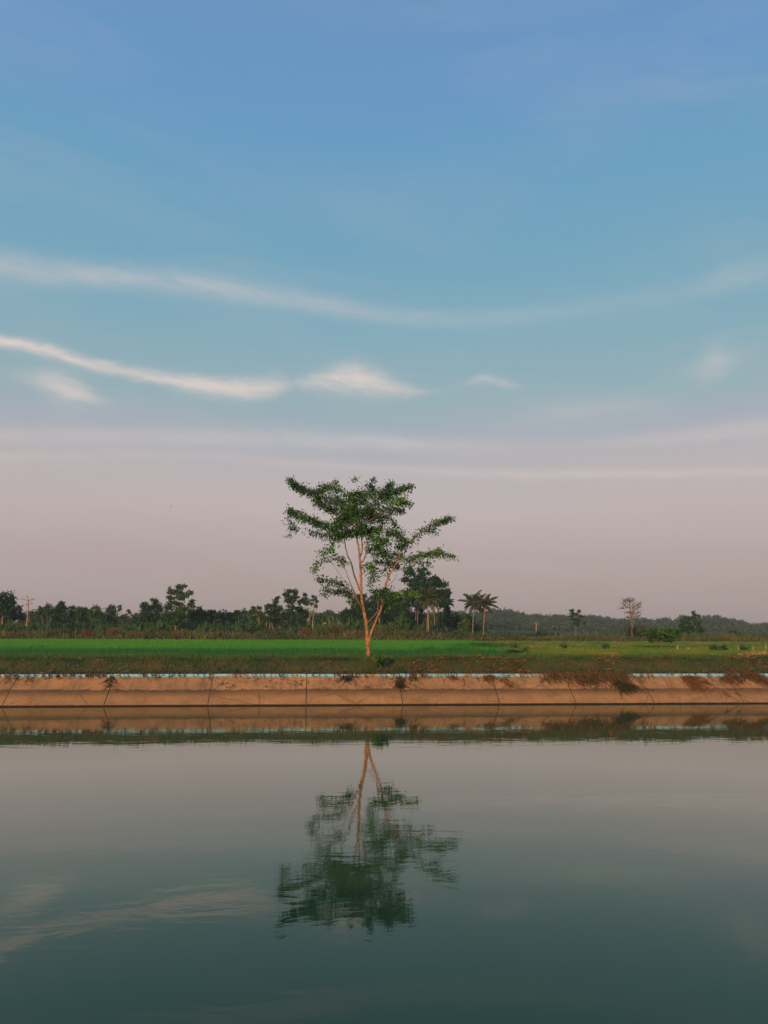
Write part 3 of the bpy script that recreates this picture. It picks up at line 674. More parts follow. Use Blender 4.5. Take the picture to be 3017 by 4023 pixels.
# brown litter on the bank, thick towards the right
db = MB(); n = 9000
x = np.where(rng.random(n) < .75, 5 + 40 * rng.random(n), -36 + 82 * rng.random(n)); y = Y_TOP + .28 + 2.2 * rng.random(n) ** 1.4
keep = fbm(x * .5, y * .9, 44) > .47; x, y = x[keep], y[keep]; n = len(x)
ax = unit(np.stack([rng.normal(size=n) * .8 + .3, -.5 + rng.normal(size=n) * .5, rng.normal(size=n) * .35], 1))
db.cards(np.stack([x, y, bank_z(x, y) + .03 + .10 * rng.random(n)], 1), ax, perp(ax), .15 + .35 * rng.random(n), .015 + .04 * rng.random(n), rng.random(n) ** 1.5)
setting(db.build('bank_litter', M['dryweed']), 'stuff')

X_SPLIT = 12.5
def wav(x, y): return (fbm(x * .12, y * .35, 61) - .5)
def xsplit(y): return 13.0 + (y - 46) * .16
def field_mesh(n, side_):
    u_ = rng.random(n); y = 46.2 * (Y_EDGE / 46.2) ** u_                       # denser near the camera
    x = (rng.random(n) * 2 - 1) * y * .64 + y * .09
    s = x > xsplit(y) + (fbm(x * .2, y * .15, 71) - .5) * 14
    k_ = s if side_ else ~s
    return x[k_], y[k_]
def field_blades(mb, x, y, h, wd, tint, lean=.25):
    n = len(x); sc = .6 + y / 90
    ax = unit(np.stack([rng.normal(size=n) * lean, rng.normal(size=n) * lean, np.ones(n)], 1))
    th = (rng.random(n) - .5) * 1.4; side = np.stack([np.cos(th), np.sin(th), 0 * th], 1)
    mb.blades(np.stack([x, y, 0 * x + FIELD_Z - .06], 1), ax, side, h, wd * sc, tint)
x, y = field_mesh(150000, False); n = len(x)
keep = (fbm(x * .5, y * .8, 63) > .30) | (rng.random(n) < .35); x, y = x[keep], y[keep]; n = len(x)
plot = np.clip((y - 57 - 26 * wav(x, y)) / 14, 0, 1); plot = plot * plot * (3 - 2 * plot)     # the older, darker rice stands nearer the canal
tint = np.clip(.08 + .78 * plot + .55 * (fbm(x * .12, y * .5, 66) - .5) + (rng.random(n) - .5) * .5, 0, 1)
rb = MB(); field_blades(rb, x, y, (.18 + .22 * rng.random(n)) * (.75 + .5 * fbm(x * .4, y * .6, 62)) * np.clip((y - 45.2) / 2.5, .35, 1), .028, tint)
setting(rb.build('rice', M['rice']), 'stuff')
x, y = field_mesh(150000, True); n = len(x)
strip = np.exp(-((y - 63 - 10 * wav(x, y)) / 7) ** 2)
tint = np.clip(.12 + .75 * strip + .35 * (fbm(x * .2, y * .4, 67) - .5) + (rng.random(n) - .5) * .4, 0, 1)
mb = MB(); field_blades(mb, x, y, (.10 + .16 * rng.random(n)) * (.6 + .8 * fbm(x * .3, y * .3, 68)), .03, tint, .5)
setting(mb.build('meadow_grass', M['meadow']), 'stuff')

# rough growth along the far edge of the field
def belt(name, matname, n, y0, y1, hfun, wd, tintf, xr=(-100, 140), lean=.3):
    x = xr[0] + (xr[1] - xr[0]) * rng.random(n); y = y0 + (y1 - y0) * rng.random(n)
    h = hfun(x, y) * (.45 + .8 * rng.random(n))
    zb = 1.95 + np.maximum(0, hfun(x, y) * .55) * rng.random(n)
    ax = unit(np.stack([rng.normal(size=n) * lean, rng.normal(size=n) * lean, np.ones(n)], 1))
    th = (rng.random(n) - .5) * 2; side = np.stack([np.cos(th), np.sin(th), 0 * th], 1)
    b_ = MB().cards(np.stack([x, y, zb], 1), ax, side, h * .75, wd * (.5 + rng.random(n)), tintf(x, y, n))
    return setting(b_.build(name, M[matname]), 'stuff')
fall = lambda x: np.where(x > 22, .72, 1.0)
belt('undergrowth', 'brush', 34000, Y_EDGE - .5, Y_EDGE + 11, lambda x, y: (.5 + 1.6 * fbm(x * .25, y * .2, 81)) * fall(x) * np.clip((y - Y_EDGE + 3) / 5, .5, 1.15), .17,
     lambda x, y, n: np.clip(fbm(x * .2, y * .3, 82) * 1.4 - .35 + (rng.random(n) - .5) * .5, 0, 1))
belt('low_scrub', 'mid_leaf', 42000, Y_EDGE + 12, Y_EDGE + 34, lambda x, y: (1.1 + 1.7 * fbm(x * .15, y * .1, 83)) * np.where(x > 24, .75, 1.6), .34,
     lambda x, y, n: np.clip(fbm(x * .15, y * .2, 84) * 1.3 - .3 + (rng.random(n) - .5) * .5, 0, 1), lean=.9)

# wood behind the trees (one mass) and the forest over the hills
WOOD = [(-300, 2400), (0, 2402), (60, 2404), (130, 2398), (200, 2390), (300, 2390), (400, 2400), (500, 2410), (560, 2405), (750, 2394), (850, 2396), (950, 2402), (1050, 2400), (1250, 2402), (1290, 2396),
        (1340, 2406), (1400, 2400), (1560, 2400), (1750, 2408), (1850, 2412), (1900, 2440), (1960, 2475)]
wood = MB(); poles = MB()
for i in range(210):
    px = random.uniform(-260, 1900); Y = random.uniform(176, 235); k_ = mpp(px, Y)
    top = np.interp(px, [a_ for a_, _ in WOOD], [b_ for _, b_ in WOOD]) + abs(random.gauss(0, 9)); rx = random.uniform(14, 26); ry = random.uniform(16, 30)
    crown(wood, [(px, top + ry, rx, ry), (px + random.uniform(-8, 8), top + ry * 2.1, rx * .9, ry * .9), (px + random.uniform(-8, 8), top + ry * 3, rx, ry)], Y, .75, .95, lit=.45)
    if random.random() < .22: px_tube(poles, [(px, 2486, 2.0), (px + random.uniform(-4, 4), 2440, 1.6), (px, top + ry, 1.0)], Y - 3, 5)
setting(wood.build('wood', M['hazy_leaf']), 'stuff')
setting(poles.build('wood_trunks', M['pale_bark']), 'stuff')
hf = MB()
for i in range(900):
    px = random.uniform(1700, 3450) if i < 780 else random.uniform(-300, 1800)
    row_ = i % 4; Y = (505, 470, 430, 390)[row_] + random.uniform(-14, 14)
    sy = skyline(px); top = sy + (3, 16, 31, 46)[row_] + random.gauss(0, 2.6) - (5 if random.random() < .10 else 0); ry = random.uniform(8, 13); rx = random.uniform(13, 24)
    crown(hf, [(px, top + ry, rx, ry), (px, top + ry * 2.3, rx * 1.1, ry)], Y, 1.3, .75, lit=.5, spread=.34)
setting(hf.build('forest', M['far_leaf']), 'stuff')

# ------------------------------------------------------------------ the trees one can tell apart
tree('broad_tree', 'dark round-crowned tree cut by the left edge of the photo', 'tree', 150, [[(8, 2482, 3.2), (9, 2450, 2.8), (10, 2400, 2.4)]],
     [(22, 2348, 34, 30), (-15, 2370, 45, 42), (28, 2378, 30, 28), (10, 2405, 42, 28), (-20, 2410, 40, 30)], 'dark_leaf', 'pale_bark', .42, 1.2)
tree('small_tree', 'mid green tree on a thin pale trunk between the left-edge tree and dead tree', 'tree', 154, [[(51, 2478, 1.8), (52, 2440, 1.5), (58, 2415, 1.2)]],
     [(68, 2398, 24, 24), (80, 2420, 22, 20), (55, 2420, 20, 18), (88, 2440, 16, 16)], 'mid_leaf', 'pale_bark', .42)
def bare(name, label, Y, limbs, bark, twigs, group=None):
    b0 = limbs[0][0]; b = at(b0[0], b0[1], Y); root = thing(name, label, 'tree', (b[0], Y, 1.95), group)
    k_ = mpp(b0[0], Y)
    for i, L in enumerate(limbs):
        if i == 0 and b[2] > 2: L = [(L[0][0], L[0][1] + (b[2] - 1.9) / k_, L[0][2] * 1.1)] + L
        mb = px_tube(MB(), L, Y, 7)
        q = interp([(a_[0], a_[1], 1) for a_ in (L if i else L[-2:])], 14)
        for _ in range(twigs):
            a_ = q[rng.integers(5, 14)]; up_ = random.uniform(-13, 3); sx_ = random.gauss(0, 9); dpt = random.gauss(0, .5)
            px_tube(mb, [(a_[0], a_[1], .6), (a_[0] + sx_ * .5, a_[1] + up_ * .6, .5, dpt * .5), (a_[0] + sx_, a_[1] + up_, .3, dpt)], Y, 4)
        mb.build('trunk' if i == 0 else 'branch', M[bark], root, True)
    return root
bare('dead_tree', 'pale leafless tree with stubby side branches and flat bare top near the left edge', 148,
     [[(103, 2495, 4.0), (104, 2462, 3.4), (108, 2430, 2.8), (111, 2395, 2.3), (112, 2355, 1.4)], [(107, 2456, 1.6), (116, 2455, 1.3), (126, 2452, .9)], [(104, 2457, 1.5), (96, 2456, 1), (91, 2462, .7)],
      [(110, 2402, 1.4), (102, 2401, 1), (94, 2402, .7)], [(111, 2402, 1.4), (118, 2400, 1), (126, 2401, .7)], [(112, 2365, 1.3), (100, 2356, 1), (80, 2353, .7)], [(112, 2362, 1.3), (124, 2357, 1), (138, 2354, .7)],
      [(112, 2378, 1.1), (122, 2374, .8), (128, 2366, .6)], [(111, 2384, 1.1), (104, 2378, .8), (100, 2372, .6)], [(112, 2358, 1), (110, 2350, .7), (106, 2345, .5)], [(114, 2455, 1), (115, 2440, .8), (117, 2432, .6)]], 'pale_bark', 6)
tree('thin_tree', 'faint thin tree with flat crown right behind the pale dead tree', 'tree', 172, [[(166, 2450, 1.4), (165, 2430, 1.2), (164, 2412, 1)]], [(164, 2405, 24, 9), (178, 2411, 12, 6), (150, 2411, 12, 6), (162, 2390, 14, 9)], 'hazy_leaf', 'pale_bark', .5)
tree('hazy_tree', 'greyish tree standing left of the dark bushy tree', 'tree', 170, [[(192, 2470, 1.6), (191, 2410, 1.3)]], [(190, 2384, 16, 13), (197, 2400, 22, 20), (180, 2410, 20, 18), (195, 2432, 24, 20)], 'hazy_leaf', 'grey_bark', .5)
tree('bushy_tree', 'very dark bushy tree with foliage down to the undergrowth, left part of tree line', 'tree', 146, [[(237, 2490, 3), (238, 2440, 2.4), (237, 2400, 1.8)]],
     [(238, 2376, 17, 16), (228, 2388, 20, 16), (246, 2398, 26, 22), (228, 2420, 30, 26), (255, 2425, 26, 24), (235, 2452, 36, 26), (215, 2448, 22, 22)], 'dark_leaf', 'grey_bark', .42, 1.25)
tree('yellow_tree', 'narrow yellow-green tree against the dark bushy tree', 'tree', 150, [[(279, 2480, 1.6), (281, 2420, 1.3)]], [(284, 2385, 9, 12), (281, 2405, 9, 16), (277, 2422, 8, 14)], 'yellow_leaf', 'pale_bark', .38)
tree('round_tree', 'grey-green rounded tree right of the yellow-green tree', 'tree', 164, [[(322, 2485, 2), (322, 2430, 1.6)]], [(318, 2396, 30, 16), (335, 2408, 26, 20), (305, 2415, 24, 24), (325, 2438, 32, 26)], 'mid_leaf', 'grey_bark', .46)
tree('flowering_tree', 'tree with a pale yellow patch in its crown above the rusty shrub', 'tree', 160, [[(372, 2490, 1.8), (370, 2430, 1.4)]], [(378, 2392, 20, 12), (366, 2407, 16, 16), (385, 2415, 20, 20), (365, 2435, 26, 24), (390, 2445, 22, 24)], 'mid_leaf', 'pale_bark', .44, lit=.75)
tree('spreading_shrub', 'spreading olive shrub on several thin stems at the field edge, below the dark bushy tree', 'shrub', 138, [[(262, 2504, 1.6), (258, 2488, 1.2), (250, 2470, .9)], [(262, 2504, 1.3), (268, 2485, 1), (276, 2472, .8)]],
     [(250, 2462, 18, 9), (272, 2462, 20, 12), (285, 2478, 16, 12), (255, 2482, 14, 10)], 'mid_leaf', 'grey_bark', .36, .8, group='shrubs along the field edge')
def stalks(name, label, cat, px, py, hpx, wpx, Y, matname, n=60, group='shrubs along the field edge'):
    k_ = mpp(px, Y); b = at(px, py, Y); b[2] = max(b[2], 1.9); mb = MB()
    for _ in range(n):
        s0 = b + np.array([random.gauss(0, wpx * .25 * k_), random.gauss(0, wpx * .25 * k_), 0]); h = hpx * k_ * random.uniform(.5, 1.05); dx = random.gauss(0, wpx * .4 * k_); dy = random.gauss(0, wpx * .4 * k_)
        pts = np.array([s0, s0 + np.array([dx * .4, dy * .4, h * .6]), s0 + np.array([dx, dy, h])])
        mb.tube(pts, [.03, .022, .01], 4, random.random())
        m_ = 7; tt = rng.random((m_, 1)); P = s0 * (1 - tt) + pts[2] * tt; ax = unit(rdir(m_) + np.array([0, 0, .6]))
        mb.cards(P, ax, perp(ax), .22 + .25 * rng.random(m_), .06 + .08 * rng.random(m_), rng.random(m_))
    return tag(mb.build(name, M[matname]), label, cat, group)
stalks('rusty_shrub', 'rusty red dead shrub with bare spikes at the field edge', 'shrub', 338, 2508, 36, 22, 136, 'rust', 80)
stalks('rusty_shrub', 'low rusty weeds right beside the rusty red dead shrub', 'shrub', 362, 2506, 22, 14, 136, 'rust', 40)
stalks('rusty_shrub', 'reddish dry weeds at the field edge below the small left-edge trees', 'shrub', 57, 2506, 20, 26, 136, 'rust', 60)
stalks('dry_shrub', 'yellowish dry bush at the field edge left of the big rounded trees', 'shrub', 445, 2500, 34, 34, 139, 'dryweed', 110)
stalks('dry_shrub', 'orange-brown dry weeds under the tall leafy tree trunk', 'shrub', 700, 2508, 22, 34, 136, 'rust', 80)
stalks('dry_shrub', 'brown dry weeds left of the tall leafy tree', 'shrub', 560, 2508, 26, 60, 137, 'dryweed', 120)
tree('hazy_tree', 'pale hazy tree rising over the dip in the tree line', 'tree', 185, [[(437, 2470, 1.6), (437, 2400, 1.2)]], [(440, 2388, 15, 13), (428, 2400, 18, 14), (448, 2405, 16, 14), (437, 2425, 26, 20)], 'hazy_leaf', 'grey_bark', .5)
tree('slim_tree', 'tiny slim tree poking above the dip in the skyline', 'tree', 195, [[(471, 2440, 1.1), (471, 2400, .9)]], [(471, 2384, 6, 7), (474, 2393, 7, 6), (467, 2396, 6, 5)], 'hazy_leaf', 'grey_bark', .45)
tree('slim_tree', 'feathery little treetop left of the double-crowned tree', 'tree', 195, [[(503, 2440, 1), (503, 2408, .8)]], [(503, 2400, 7, 6), (507, 2408, 8, 5)], 'hazy_leaf', 'grey_bark', .45)
tree('double_tree', 'dense tree with two rounded tops left of the tall leafy tree', 'tree', 150, [[(590, 2486, 2.8), (590, 2440, 2.2), (580, 2400, 1.6)]],
     [(566, 2378, 18, 16), (608, 2368, 20, 18), (582, 2392, 28, 20), (615, 2395, 28, 24), (575, 2425, 38, 26), (610, 2430, 36, 28), (560, 2445, 26, 24), (600, 2455, 40, 18)], 'dark_leaf', 'pale_bark', .42, 1.2)
tree('tall_leafy_tree', 'tall leafy tree with ragged crown and orange-lit trunk, left half of the tree line', 'tree', 143,
     [[(694, 2508, 3.6), (692, 2485, 3.2), (687, 2455, 2.8), (690, 2410, 2.4), (697, 2340, 1.6)]],
     [(700, 2306, 17, 12), (722, 2310, 15, 13), (667, 2318, 12, 14), (742, 2330, 14, 13), (700, 2328, 34, 14), (665, 2345, 20, 14), (716, 2350, 34, 14), (755, 2364, 14, 10), (745, 2376, 20, 10), (690, 2370, 38, 14),
      (722, 2392, 36, 14), (665, 2385, 24, 18), (690, 2410, 44, 20), (655, 2425, 22, 18), (715, 2425, 30, 18), (690, 2440, 40, 14)], 'mid_leaf', 'bark', .42, 1.0, lit=.5)
tree('leaning_tree', 'tree with a flared pale trunk right of the tall leafy tree', 'tree', 152, [[(757, 2490, 2.6), (756, 2465, 2.2), (752, 2430, 1.8)]], [(752, 2402, 20, 14), (745, 2420, 22, 18), (765, 2420, 18, 18), (752, 2438, 24, 12)], 'mid_leaf', 'pale_bark', .42)
tree('leaning_tree', 'tree with broad grey-green trunk second right of the tall leafy tree', 'tree', 154, [[(779, 2490, 3.6), (779, 2465, 3), (777, 2430, 2.4)]], [(785, 2396, 24, 14), (772, 2412, 20, 18), (795, 2418, 22, 20), (782, 2436, 26, 12)], 'mid_leaf', 'pale_bark', .42)
row = [(812, 2392, 'left of the white house', 806), (838, 2394, 'directly above the left end of the white house', 840), (870, 2402, 'above the orange-lit wall of the white house', 871), (905, 2402, 'right of the white house', 903), (932, 2394, 'third right of the white house', 930)]
for cx, ty, where, tx in row:
    tree('slender_tree', 'slender forest tree with thin pale trunk ' + where, 'tree', 158 + random.uniform(-4, 8), [[(tx, 2486, 1.6), (tx + 1, 2450, 1.4), (cx, 2420, 1.1)]],
         [(cx, ty + 12, 17, 12), (cx - 10, ty + 24, 18, 14), (cx + 10, ty + 28, 18, 16), (cx, ty + 46, 20, 12)], 'mid_leaf', 'pale_bark', .44)
tree('blue_tree', 'bluish cone-topped tree left of the crooked tree', 'tree', 172, [[(960, 2470, 1.6), (960, 2420, 1.2)]], [(959, 2398, 9, 10), (958, 2412, 16, 12), (962, 2432, 22, 16)], 'hazy_leaf', 'grey_bark', .48)
tree('crooked_tree', 'tree on a crooked pale double trunk with brownish top', 'tree', 150, [[(1021, 2490, 2.2), (1020, 2465, 1.9), (1014, 2430, 1.5), (1008, 2410, 1.1)], [(1024, 2490, 1.4), (1024, 2468, 1.1), (1020, 2450, .9)]],
     [(1000, 2390, 14, 9), (1020, 2388, 12, 8), (990, 2405, 20, 14), (1015, 2412, 22, 14), (1000, 2428, 26, 14)], 'mid_leaf', 'pale_bark', .42, lit=.7)
tree('green_shrub', 'wide green shrub in front of the crooked tree', 'shrub', 144, [[(980, 2490, 2), (982, 2470, 1.5)]], [(960, 2462, 22, 12), (985, 2455, 24, 12), (1010, 2466, 22, 12), (980, 2475, 34, 12)], 'mid_leaf', 'grey_bark', .4, lit=.75, group='shrubs along the field edge')
tree('sparse_tree', 'sparse young tree with leafy tufts left of the stepped tree group', 'tree', 148, [[(1047, 2484, 1.6), (1046, 2440, 1.3), (1050, 2395, 1)]], [(1052, 2377, 11, 7), (1060, 2390, 12, 9), (1045, 2385, 7, 6), (1055, 2408, 20, 14), (1048, 2428, 22, 12)], 'dark_leaf', 'pale_bark', .4, .9)
tree('stepped_tree', 'dark tree, lower step left of the tallest tree before the lone tree', 'tree', 150, [[(1072, 2488, 2), (1068, 2440, 1.7), (1078, 2400, 1.3)], [(1062, 2486, 1.6), (1060, 2450, 1.3), (1066, 2420, 1)]],
     [(1080, 2362, 15, 12), (1090, 2352, 9, 7), (1078, 2380, 18, 12), (1098, 2385, 17, 14), (1090, 2405, 26, 18), (1085, 2430, 28, 16)], 'dark_leaf', 'pale_bark', .4, 1.1)
tree('tall_tree', 'tallest dense dark tree left of the lone tree, square-topped', 'tree', 152, [[(1100, 2486, 2.2), (1097, 2455, 1.8), (1094, 2425, 1.5)], [(1144, 2480, 2.4), (1142, 2420, 2.0), (1142, 2365, 1.6)]],
     [(1132, 2324, 16, 11), (1156, 2326, 15, 11), (1122, 2340, 14, 13), (1145, 2344, 24, 15), (1163, 2342, 12, 13), (1140, 2362, 26, 13), (1150, 2392, 26, 16), (1135, 2415, 30, 22), (1150, 2440, 30, 20)], 'dark_leaf', 'pale_bark', .4, 1.1)
tree('pointed_tree', 'dark pointed tree between the tallest dark tree and the white-trunked tree', 'tree', 154, [[(1195, 2485, 2.2), (1195, 2420, 1.8), (1200, 2360, 1.2)]],
     [(1201, 2338, 10, 9), (1195, 2354, 16, 12), (1182, 2368, 14, 12), (1205, 2372, 18, 12), (1188, 2395, 28, 18), (1200, 2420, 30, 22), (1185, 2445, 32, 20)], 'dark_leaf', 'pale_bark', .4, 1.15)
tree('white_trunk_tree', 'thin tree with tall white trunk and small tufted crown', 'tree', 147, [[(1226, 2484, 2.2), (1228, 2450, 1.9), (1231, 2415, 1.7), (1233, 2380, 1.3), (1232, 2350, .9)], [(1214, 2484, 1.6), (1214, 2455, 1.4), (1213, 2435, 1.2)], [(1230, 2422, 1), (1238, 2413, .8), (1244, 2405, .6)]],
     [(1228, 2341, 9, 6), (1242, 2348, 9, 6), (1226, 2356, 12, 7), (1244, 2364, 9, 7), (1220, 2372, 12, 8), (1240, 2380, 12, 7)], 'dark_leaf', 'pale_bark', .36, .8)
stalks('dry_bush', 'large olive-gold dry bush shaped like a dome left of the lone tree', 'shrub', 1310, 2503, 52, 56, 140, 'yellow_leaf', 260)
stalks('dry_bush', 'tall olive weeds right behind the trunk of the lone tree', 'shrub', 1510, 2500, 44, 44, 140, 'yellow_leaf', 150)
stalks('dry_bush', 'small pale weeds beside the thin white-trunked tree', 'shrub', 1195, 2500, 34, 26, 140, 'dryweed', 90)
def pole(name, label, px, y0, y1, r_, Y, bar, matname, group=None):
    b = at(px, y0, Y); root = thing(name, label, 'pole' if bar else 'post', (b[0], Y, min(b[2], 2.0)), group); k_ = mpp(px, Y)
    ylow = y0 + max(0, (b[2] - 1.95) / k_)
    px_tube(MB(), [(px, ylow, r_ * 1.1), (px + .5, (y0 + y1) / 2, r_), (px, y1, r_ * .85)], Y, 8, wob=.1).build('shaft', M[matname], root, True)
    if bar:
        c_ = at(px, y1 + 2, Y); h = bar * k_
        MB().box(c_ + np.array([-h, -.06 - r_ * k_, -.07]), c_ + np.array([h, .06 - r_ * k_ + .02, .07])).build('crossarm', M[matname], root)
    else:
        c_ = at(px, y1, Y); rr = r_ * k_ * 1.25
        MB().tube([c_ + np.array([0, 0, -.02]), c_ + np.array([0, 0, .03]), c_ + np.array([0, 0, .05])], [rr, rr, rr * .6], 8).build('cap', M[matname], root, True)
    return root
pole('utility_pole', 'thin pole with a crossarm right of the thin white-trunked tree', 1276, 2484, 2446, 1.2, 150, 6, 'wood', 'poles among the trees')
pole('utility_pole', 'far pole with crossarm in front of the forest hill right of the palms', 2106, 2480, 2449, 1.6, 170, 5, 'wood', 'poles among the trees')
pole('utility_pole', 'short pale pole just right of the twin palms', 1939, 2480, 2460, 1.4, 168, 3, 'wood', 'poles among the trees')
pole('utility_pole', 'slim grey pole behind the right fork of the lone tree', 1490, 2490, 2430, 1.3, 148, 3, 'wood', 'poles among the trees')

tree('dense_tree', 'dense dark tree with foliage to the ground directly behind the lone trunk', 'tree', 152, [[(1400, 2490, 3), (1402, 2440, 2.5)]],
     [(1420, 2350, 30, 18), (1395, 2372, 32, 20), (1430, 2380, 40, 26), (1375, 2405, 32, 26), (1420, 2415, 46, 32), (1375, 2440, 40, 32), (1430, 2450, 50, 34), (1355, 2425, 24, 26), (1400, 2475, 50, 18), (1470, 2370, 34, 26), (1470, 2430, 40, 34)], 'dark_leaf', 'grey_bark', .44, 1.5, lit=.3)
tree('dense_tree', 'broad blackish tree between lone tree and the palm with hanging dry fronds', 'tree', 156, [[(1530, 2490, 3.4), (1530, 2430, 2.8)]],
     [(1500, 2345, 34, 18), (1550, 2345, 34, 20), (1500, 2380, 44, 28), (1560, 2375, 40, 28), (1520, 2415, 54, 32), (1580, 2405, 38, 34), (1510, 2450, 56, 32), (1590, 2450, 36, 30), (1545, 2475, 60, 18), (1600, 2370, 30, 26)], 'dark_leaf', 'grey_bark', .44, 1.5, lit=.3)
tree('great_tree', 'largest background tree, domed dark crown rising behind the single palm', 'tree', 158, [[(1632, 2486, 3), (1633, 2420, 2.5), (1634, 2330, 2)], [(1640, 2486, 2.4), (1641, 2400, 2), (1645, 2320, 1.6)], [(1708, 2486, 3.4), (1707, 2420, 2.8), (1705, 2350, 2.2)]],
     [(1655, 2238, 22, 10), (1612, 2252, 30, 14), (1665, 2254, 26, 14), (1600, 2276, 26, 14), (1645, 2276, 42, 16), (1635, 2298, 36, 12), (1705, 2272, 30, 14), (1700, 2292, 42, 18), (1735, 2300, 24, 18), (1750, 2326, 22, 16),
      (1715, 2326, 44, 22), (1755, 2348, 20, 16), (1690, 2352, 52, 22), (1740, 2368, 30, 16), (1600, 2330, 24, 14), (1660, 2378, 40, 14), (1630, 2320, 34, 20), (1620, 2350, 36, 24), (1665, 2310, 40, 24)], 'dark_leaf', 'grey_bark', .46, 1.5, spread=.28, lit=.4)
tree('conical_bush', 'bright green cone-shaped young tree left of the single palm', 'bush', 142, [[(1581, 2490, 1.6), (1581, 2450, 1.2), (1581, 2410, .8)]],
     [(1581, 2404, 8, 10), (1581, 2420, 14, 12), (1573, 2438, 17, 13), (1592, 2438, 14, 13), (1578, 2460, 26, 16), (1592, 2462, 18, 14)], 'light_leaf', 'grey_bark', .36, 1.1)
tree('shade_tree', 'dim bluish tree between the cone-shaped bush and single palm', 'tree', 164, [[(1640, 2490, 2), (1640, 2440, 1.6)]], [(1638, 2400, 24, 20), (1630, 2425, 26, 22), (1655, 2430, 24, 22), (1640, 2455, 30, 16)], 'hazy_leaf', 'pale_bark', .46)
tree('shade_tree', 'dim bluish tree right of the single palm', 'tree', 164, [[(1757, 2490, 2), (1757, 2440, 1.6)]], [(1757, 2402, 20, 18), (1750, 2425, 22, 20), (1765, 2440, 24, 20), (1725, 2430, 24, 20)], 'hazy_leaf', 'grey_bark', .46)
tree('shade_tree', 'low bluish tree beside the bright round bush', 'tree', 166, [[(1788, 2490, 2), (1788, 2450, 1.6)]], [(1785, 2422, 16, 16), (1795, 2440, 18, 18), (1780, 2455, 20, 16)], 'hazy_leaf', 'grey_bark', .46)
tree('round_bush', 'bright green round bush left of the twin palms', 'bush', 148, [[(1828, 2490, 1.6), (1828, 2450, 1.2)]],
     [(1826, 2418, 12, 9), (1822, 2432, 18, 12), (1838, 2440, 16, 12), (1824, 2456, 26, 14), (1818, 2470, 22, 10)], 'light_leaf', 'grey_bark', .36, 1.1)
tree('low_bush', 'dark low bushes at the foot of the round green bush', 'bush', 141, [[(1790, 2504, 1.4), (1790, 2492, 1)]], [(1770, 2490, 24, 9), (1800, 2488, 24, 10), (1835, 2490, 20, 9)], 'mid_leaf', 'grey_bark', .36, .9)

def palm(label, Y, trunk, crownpx, rad, nf=20, dry=.1, extra=None, hang=.35):
    cx, cy = crownpx; b = at(trunk[0][0], trunk[0][1], Y); root = thing('coconut_palm', label, 'palm', (b[0], Y, 1.95), 'coconut palms beyond the field')
    k_ = mpp(cx, Y); top = at(cx, cy, Y); pts = list(trunk)
    if b[2] > 2: pts = [(pts[0][0], pts[0][1] + (b[2] - 1.9) / k_, pts[0][2] * 1.2)] + pts
    px_tube(MB(), pts + [(cx, cy + 2, trunk[-1][2])], Y, 8).build('trunk', M['pale_bark'], root, True)
    if extra: px_tube(MB(), extra, Y + .6, 6).build('trunk', M['pale_bark'], root, True)
    for i in range(nf):
        a_ = 2 * math.pi * (i * .381966 + .03 * random.random()); e0 = 1.45 - 2.05 * (i / nf) ** .95 + random.gauss(0, .08); L = rad * k_ * random.uniform(.85, 1.15); isdry = i > nf * (1 - dry)
        h = np.array([math.cos(a_), math.sin(a_), 0]); P = [top]; ang = e0; m_ = 11
        bend = (.85 + .5 * random.random()) * (1.0 if not isdry else 1.3)
        for s in range(m_):
            P.append(P[-1] + (h * math.cos(ang) + np.array([0, 0, math.sin(ang)])) * L / m_); ang = max(ang - bend / m_ * (.5 + s / m_), -1.45)
        P = np.array(P); mb = MB(); mb.tube(P, np.linspace(.045, .012, len(P)), 4, .9)
        sd_ = np.array([-h[1], h[0], 0]); ns = 36
        for sg_ in (-1, 1):
            tt = np.linspace(.12, .99, ns); idx = tt * m_; i0 = np.minimum(idx.astype(int), m_ - 1); fr = (idx - i0)[:, None]
            c_ = P[i0] * (1 - fr) + P[i0 + 1] * fr; tg = unit(P[i0 + 1] - P[i0])
            ax = unit(sg_ * sd_ * (.8 - .2 * tt[:, None]) + tg * .55 + np.array([0, 0, -1.0]) * (hang + .35 * rng.random((ns, 1))))
            wl = L * .30 * np.sin(math.pi * np.clip(tt * .82 + .16, 0, 1)) ** .7
            mb.cards(c_, ax, unit(np.cross(ax, np.cross(ax, tg) + .3 * rdir(ns))), wl, .10 + .05 * rng.random(ns), np.clip(rng.random(ns) * .5 + .15, 0, 1))
        mb.build('frond', M['palm_dry' if isdry else 'palm_leaf'], root)
    return root
palm('single coconut palm with hanging dry brown fronds before the great domed tree', 141, [(1686, 2502, 3.0), (1684, 2470, 2.2), (1682, 2420, 1.8), (1680, 2385, 1.6)], (1679, 2350), 62, 24, .12,
     [(1678, 2500, 2.2), (1678, 2460, 1.8), (1679, 2430, 1.4), (1680, 2400, 1.2)], .5)
palm('coconut palm mostly hidden behind the great domed tree, brown fronds showing at its right edge', 166, [(1752, 2486, 2.6), (1752, 2420, 2.2), (1751, 2385, 2)], (1751, 2368), 46, 18, .4)
palm('left palm of the twin coconut palms, trunk set further back', 147, [(1857, 2480, 1.8), (1858, 2440, 1.6), (1861, 2405, 1.5)], (1861, 2368), 58, 20, .05, None, .4)
palm('right palm of the twin coconut palms, spotted pale trunk reaching the field edge', 142, [(1898, 2502, 2.0), (1900, 2460, 1.7), (1904, 2410, 1.6)], (1905, 2373), 58, 20, .05, None, .4)
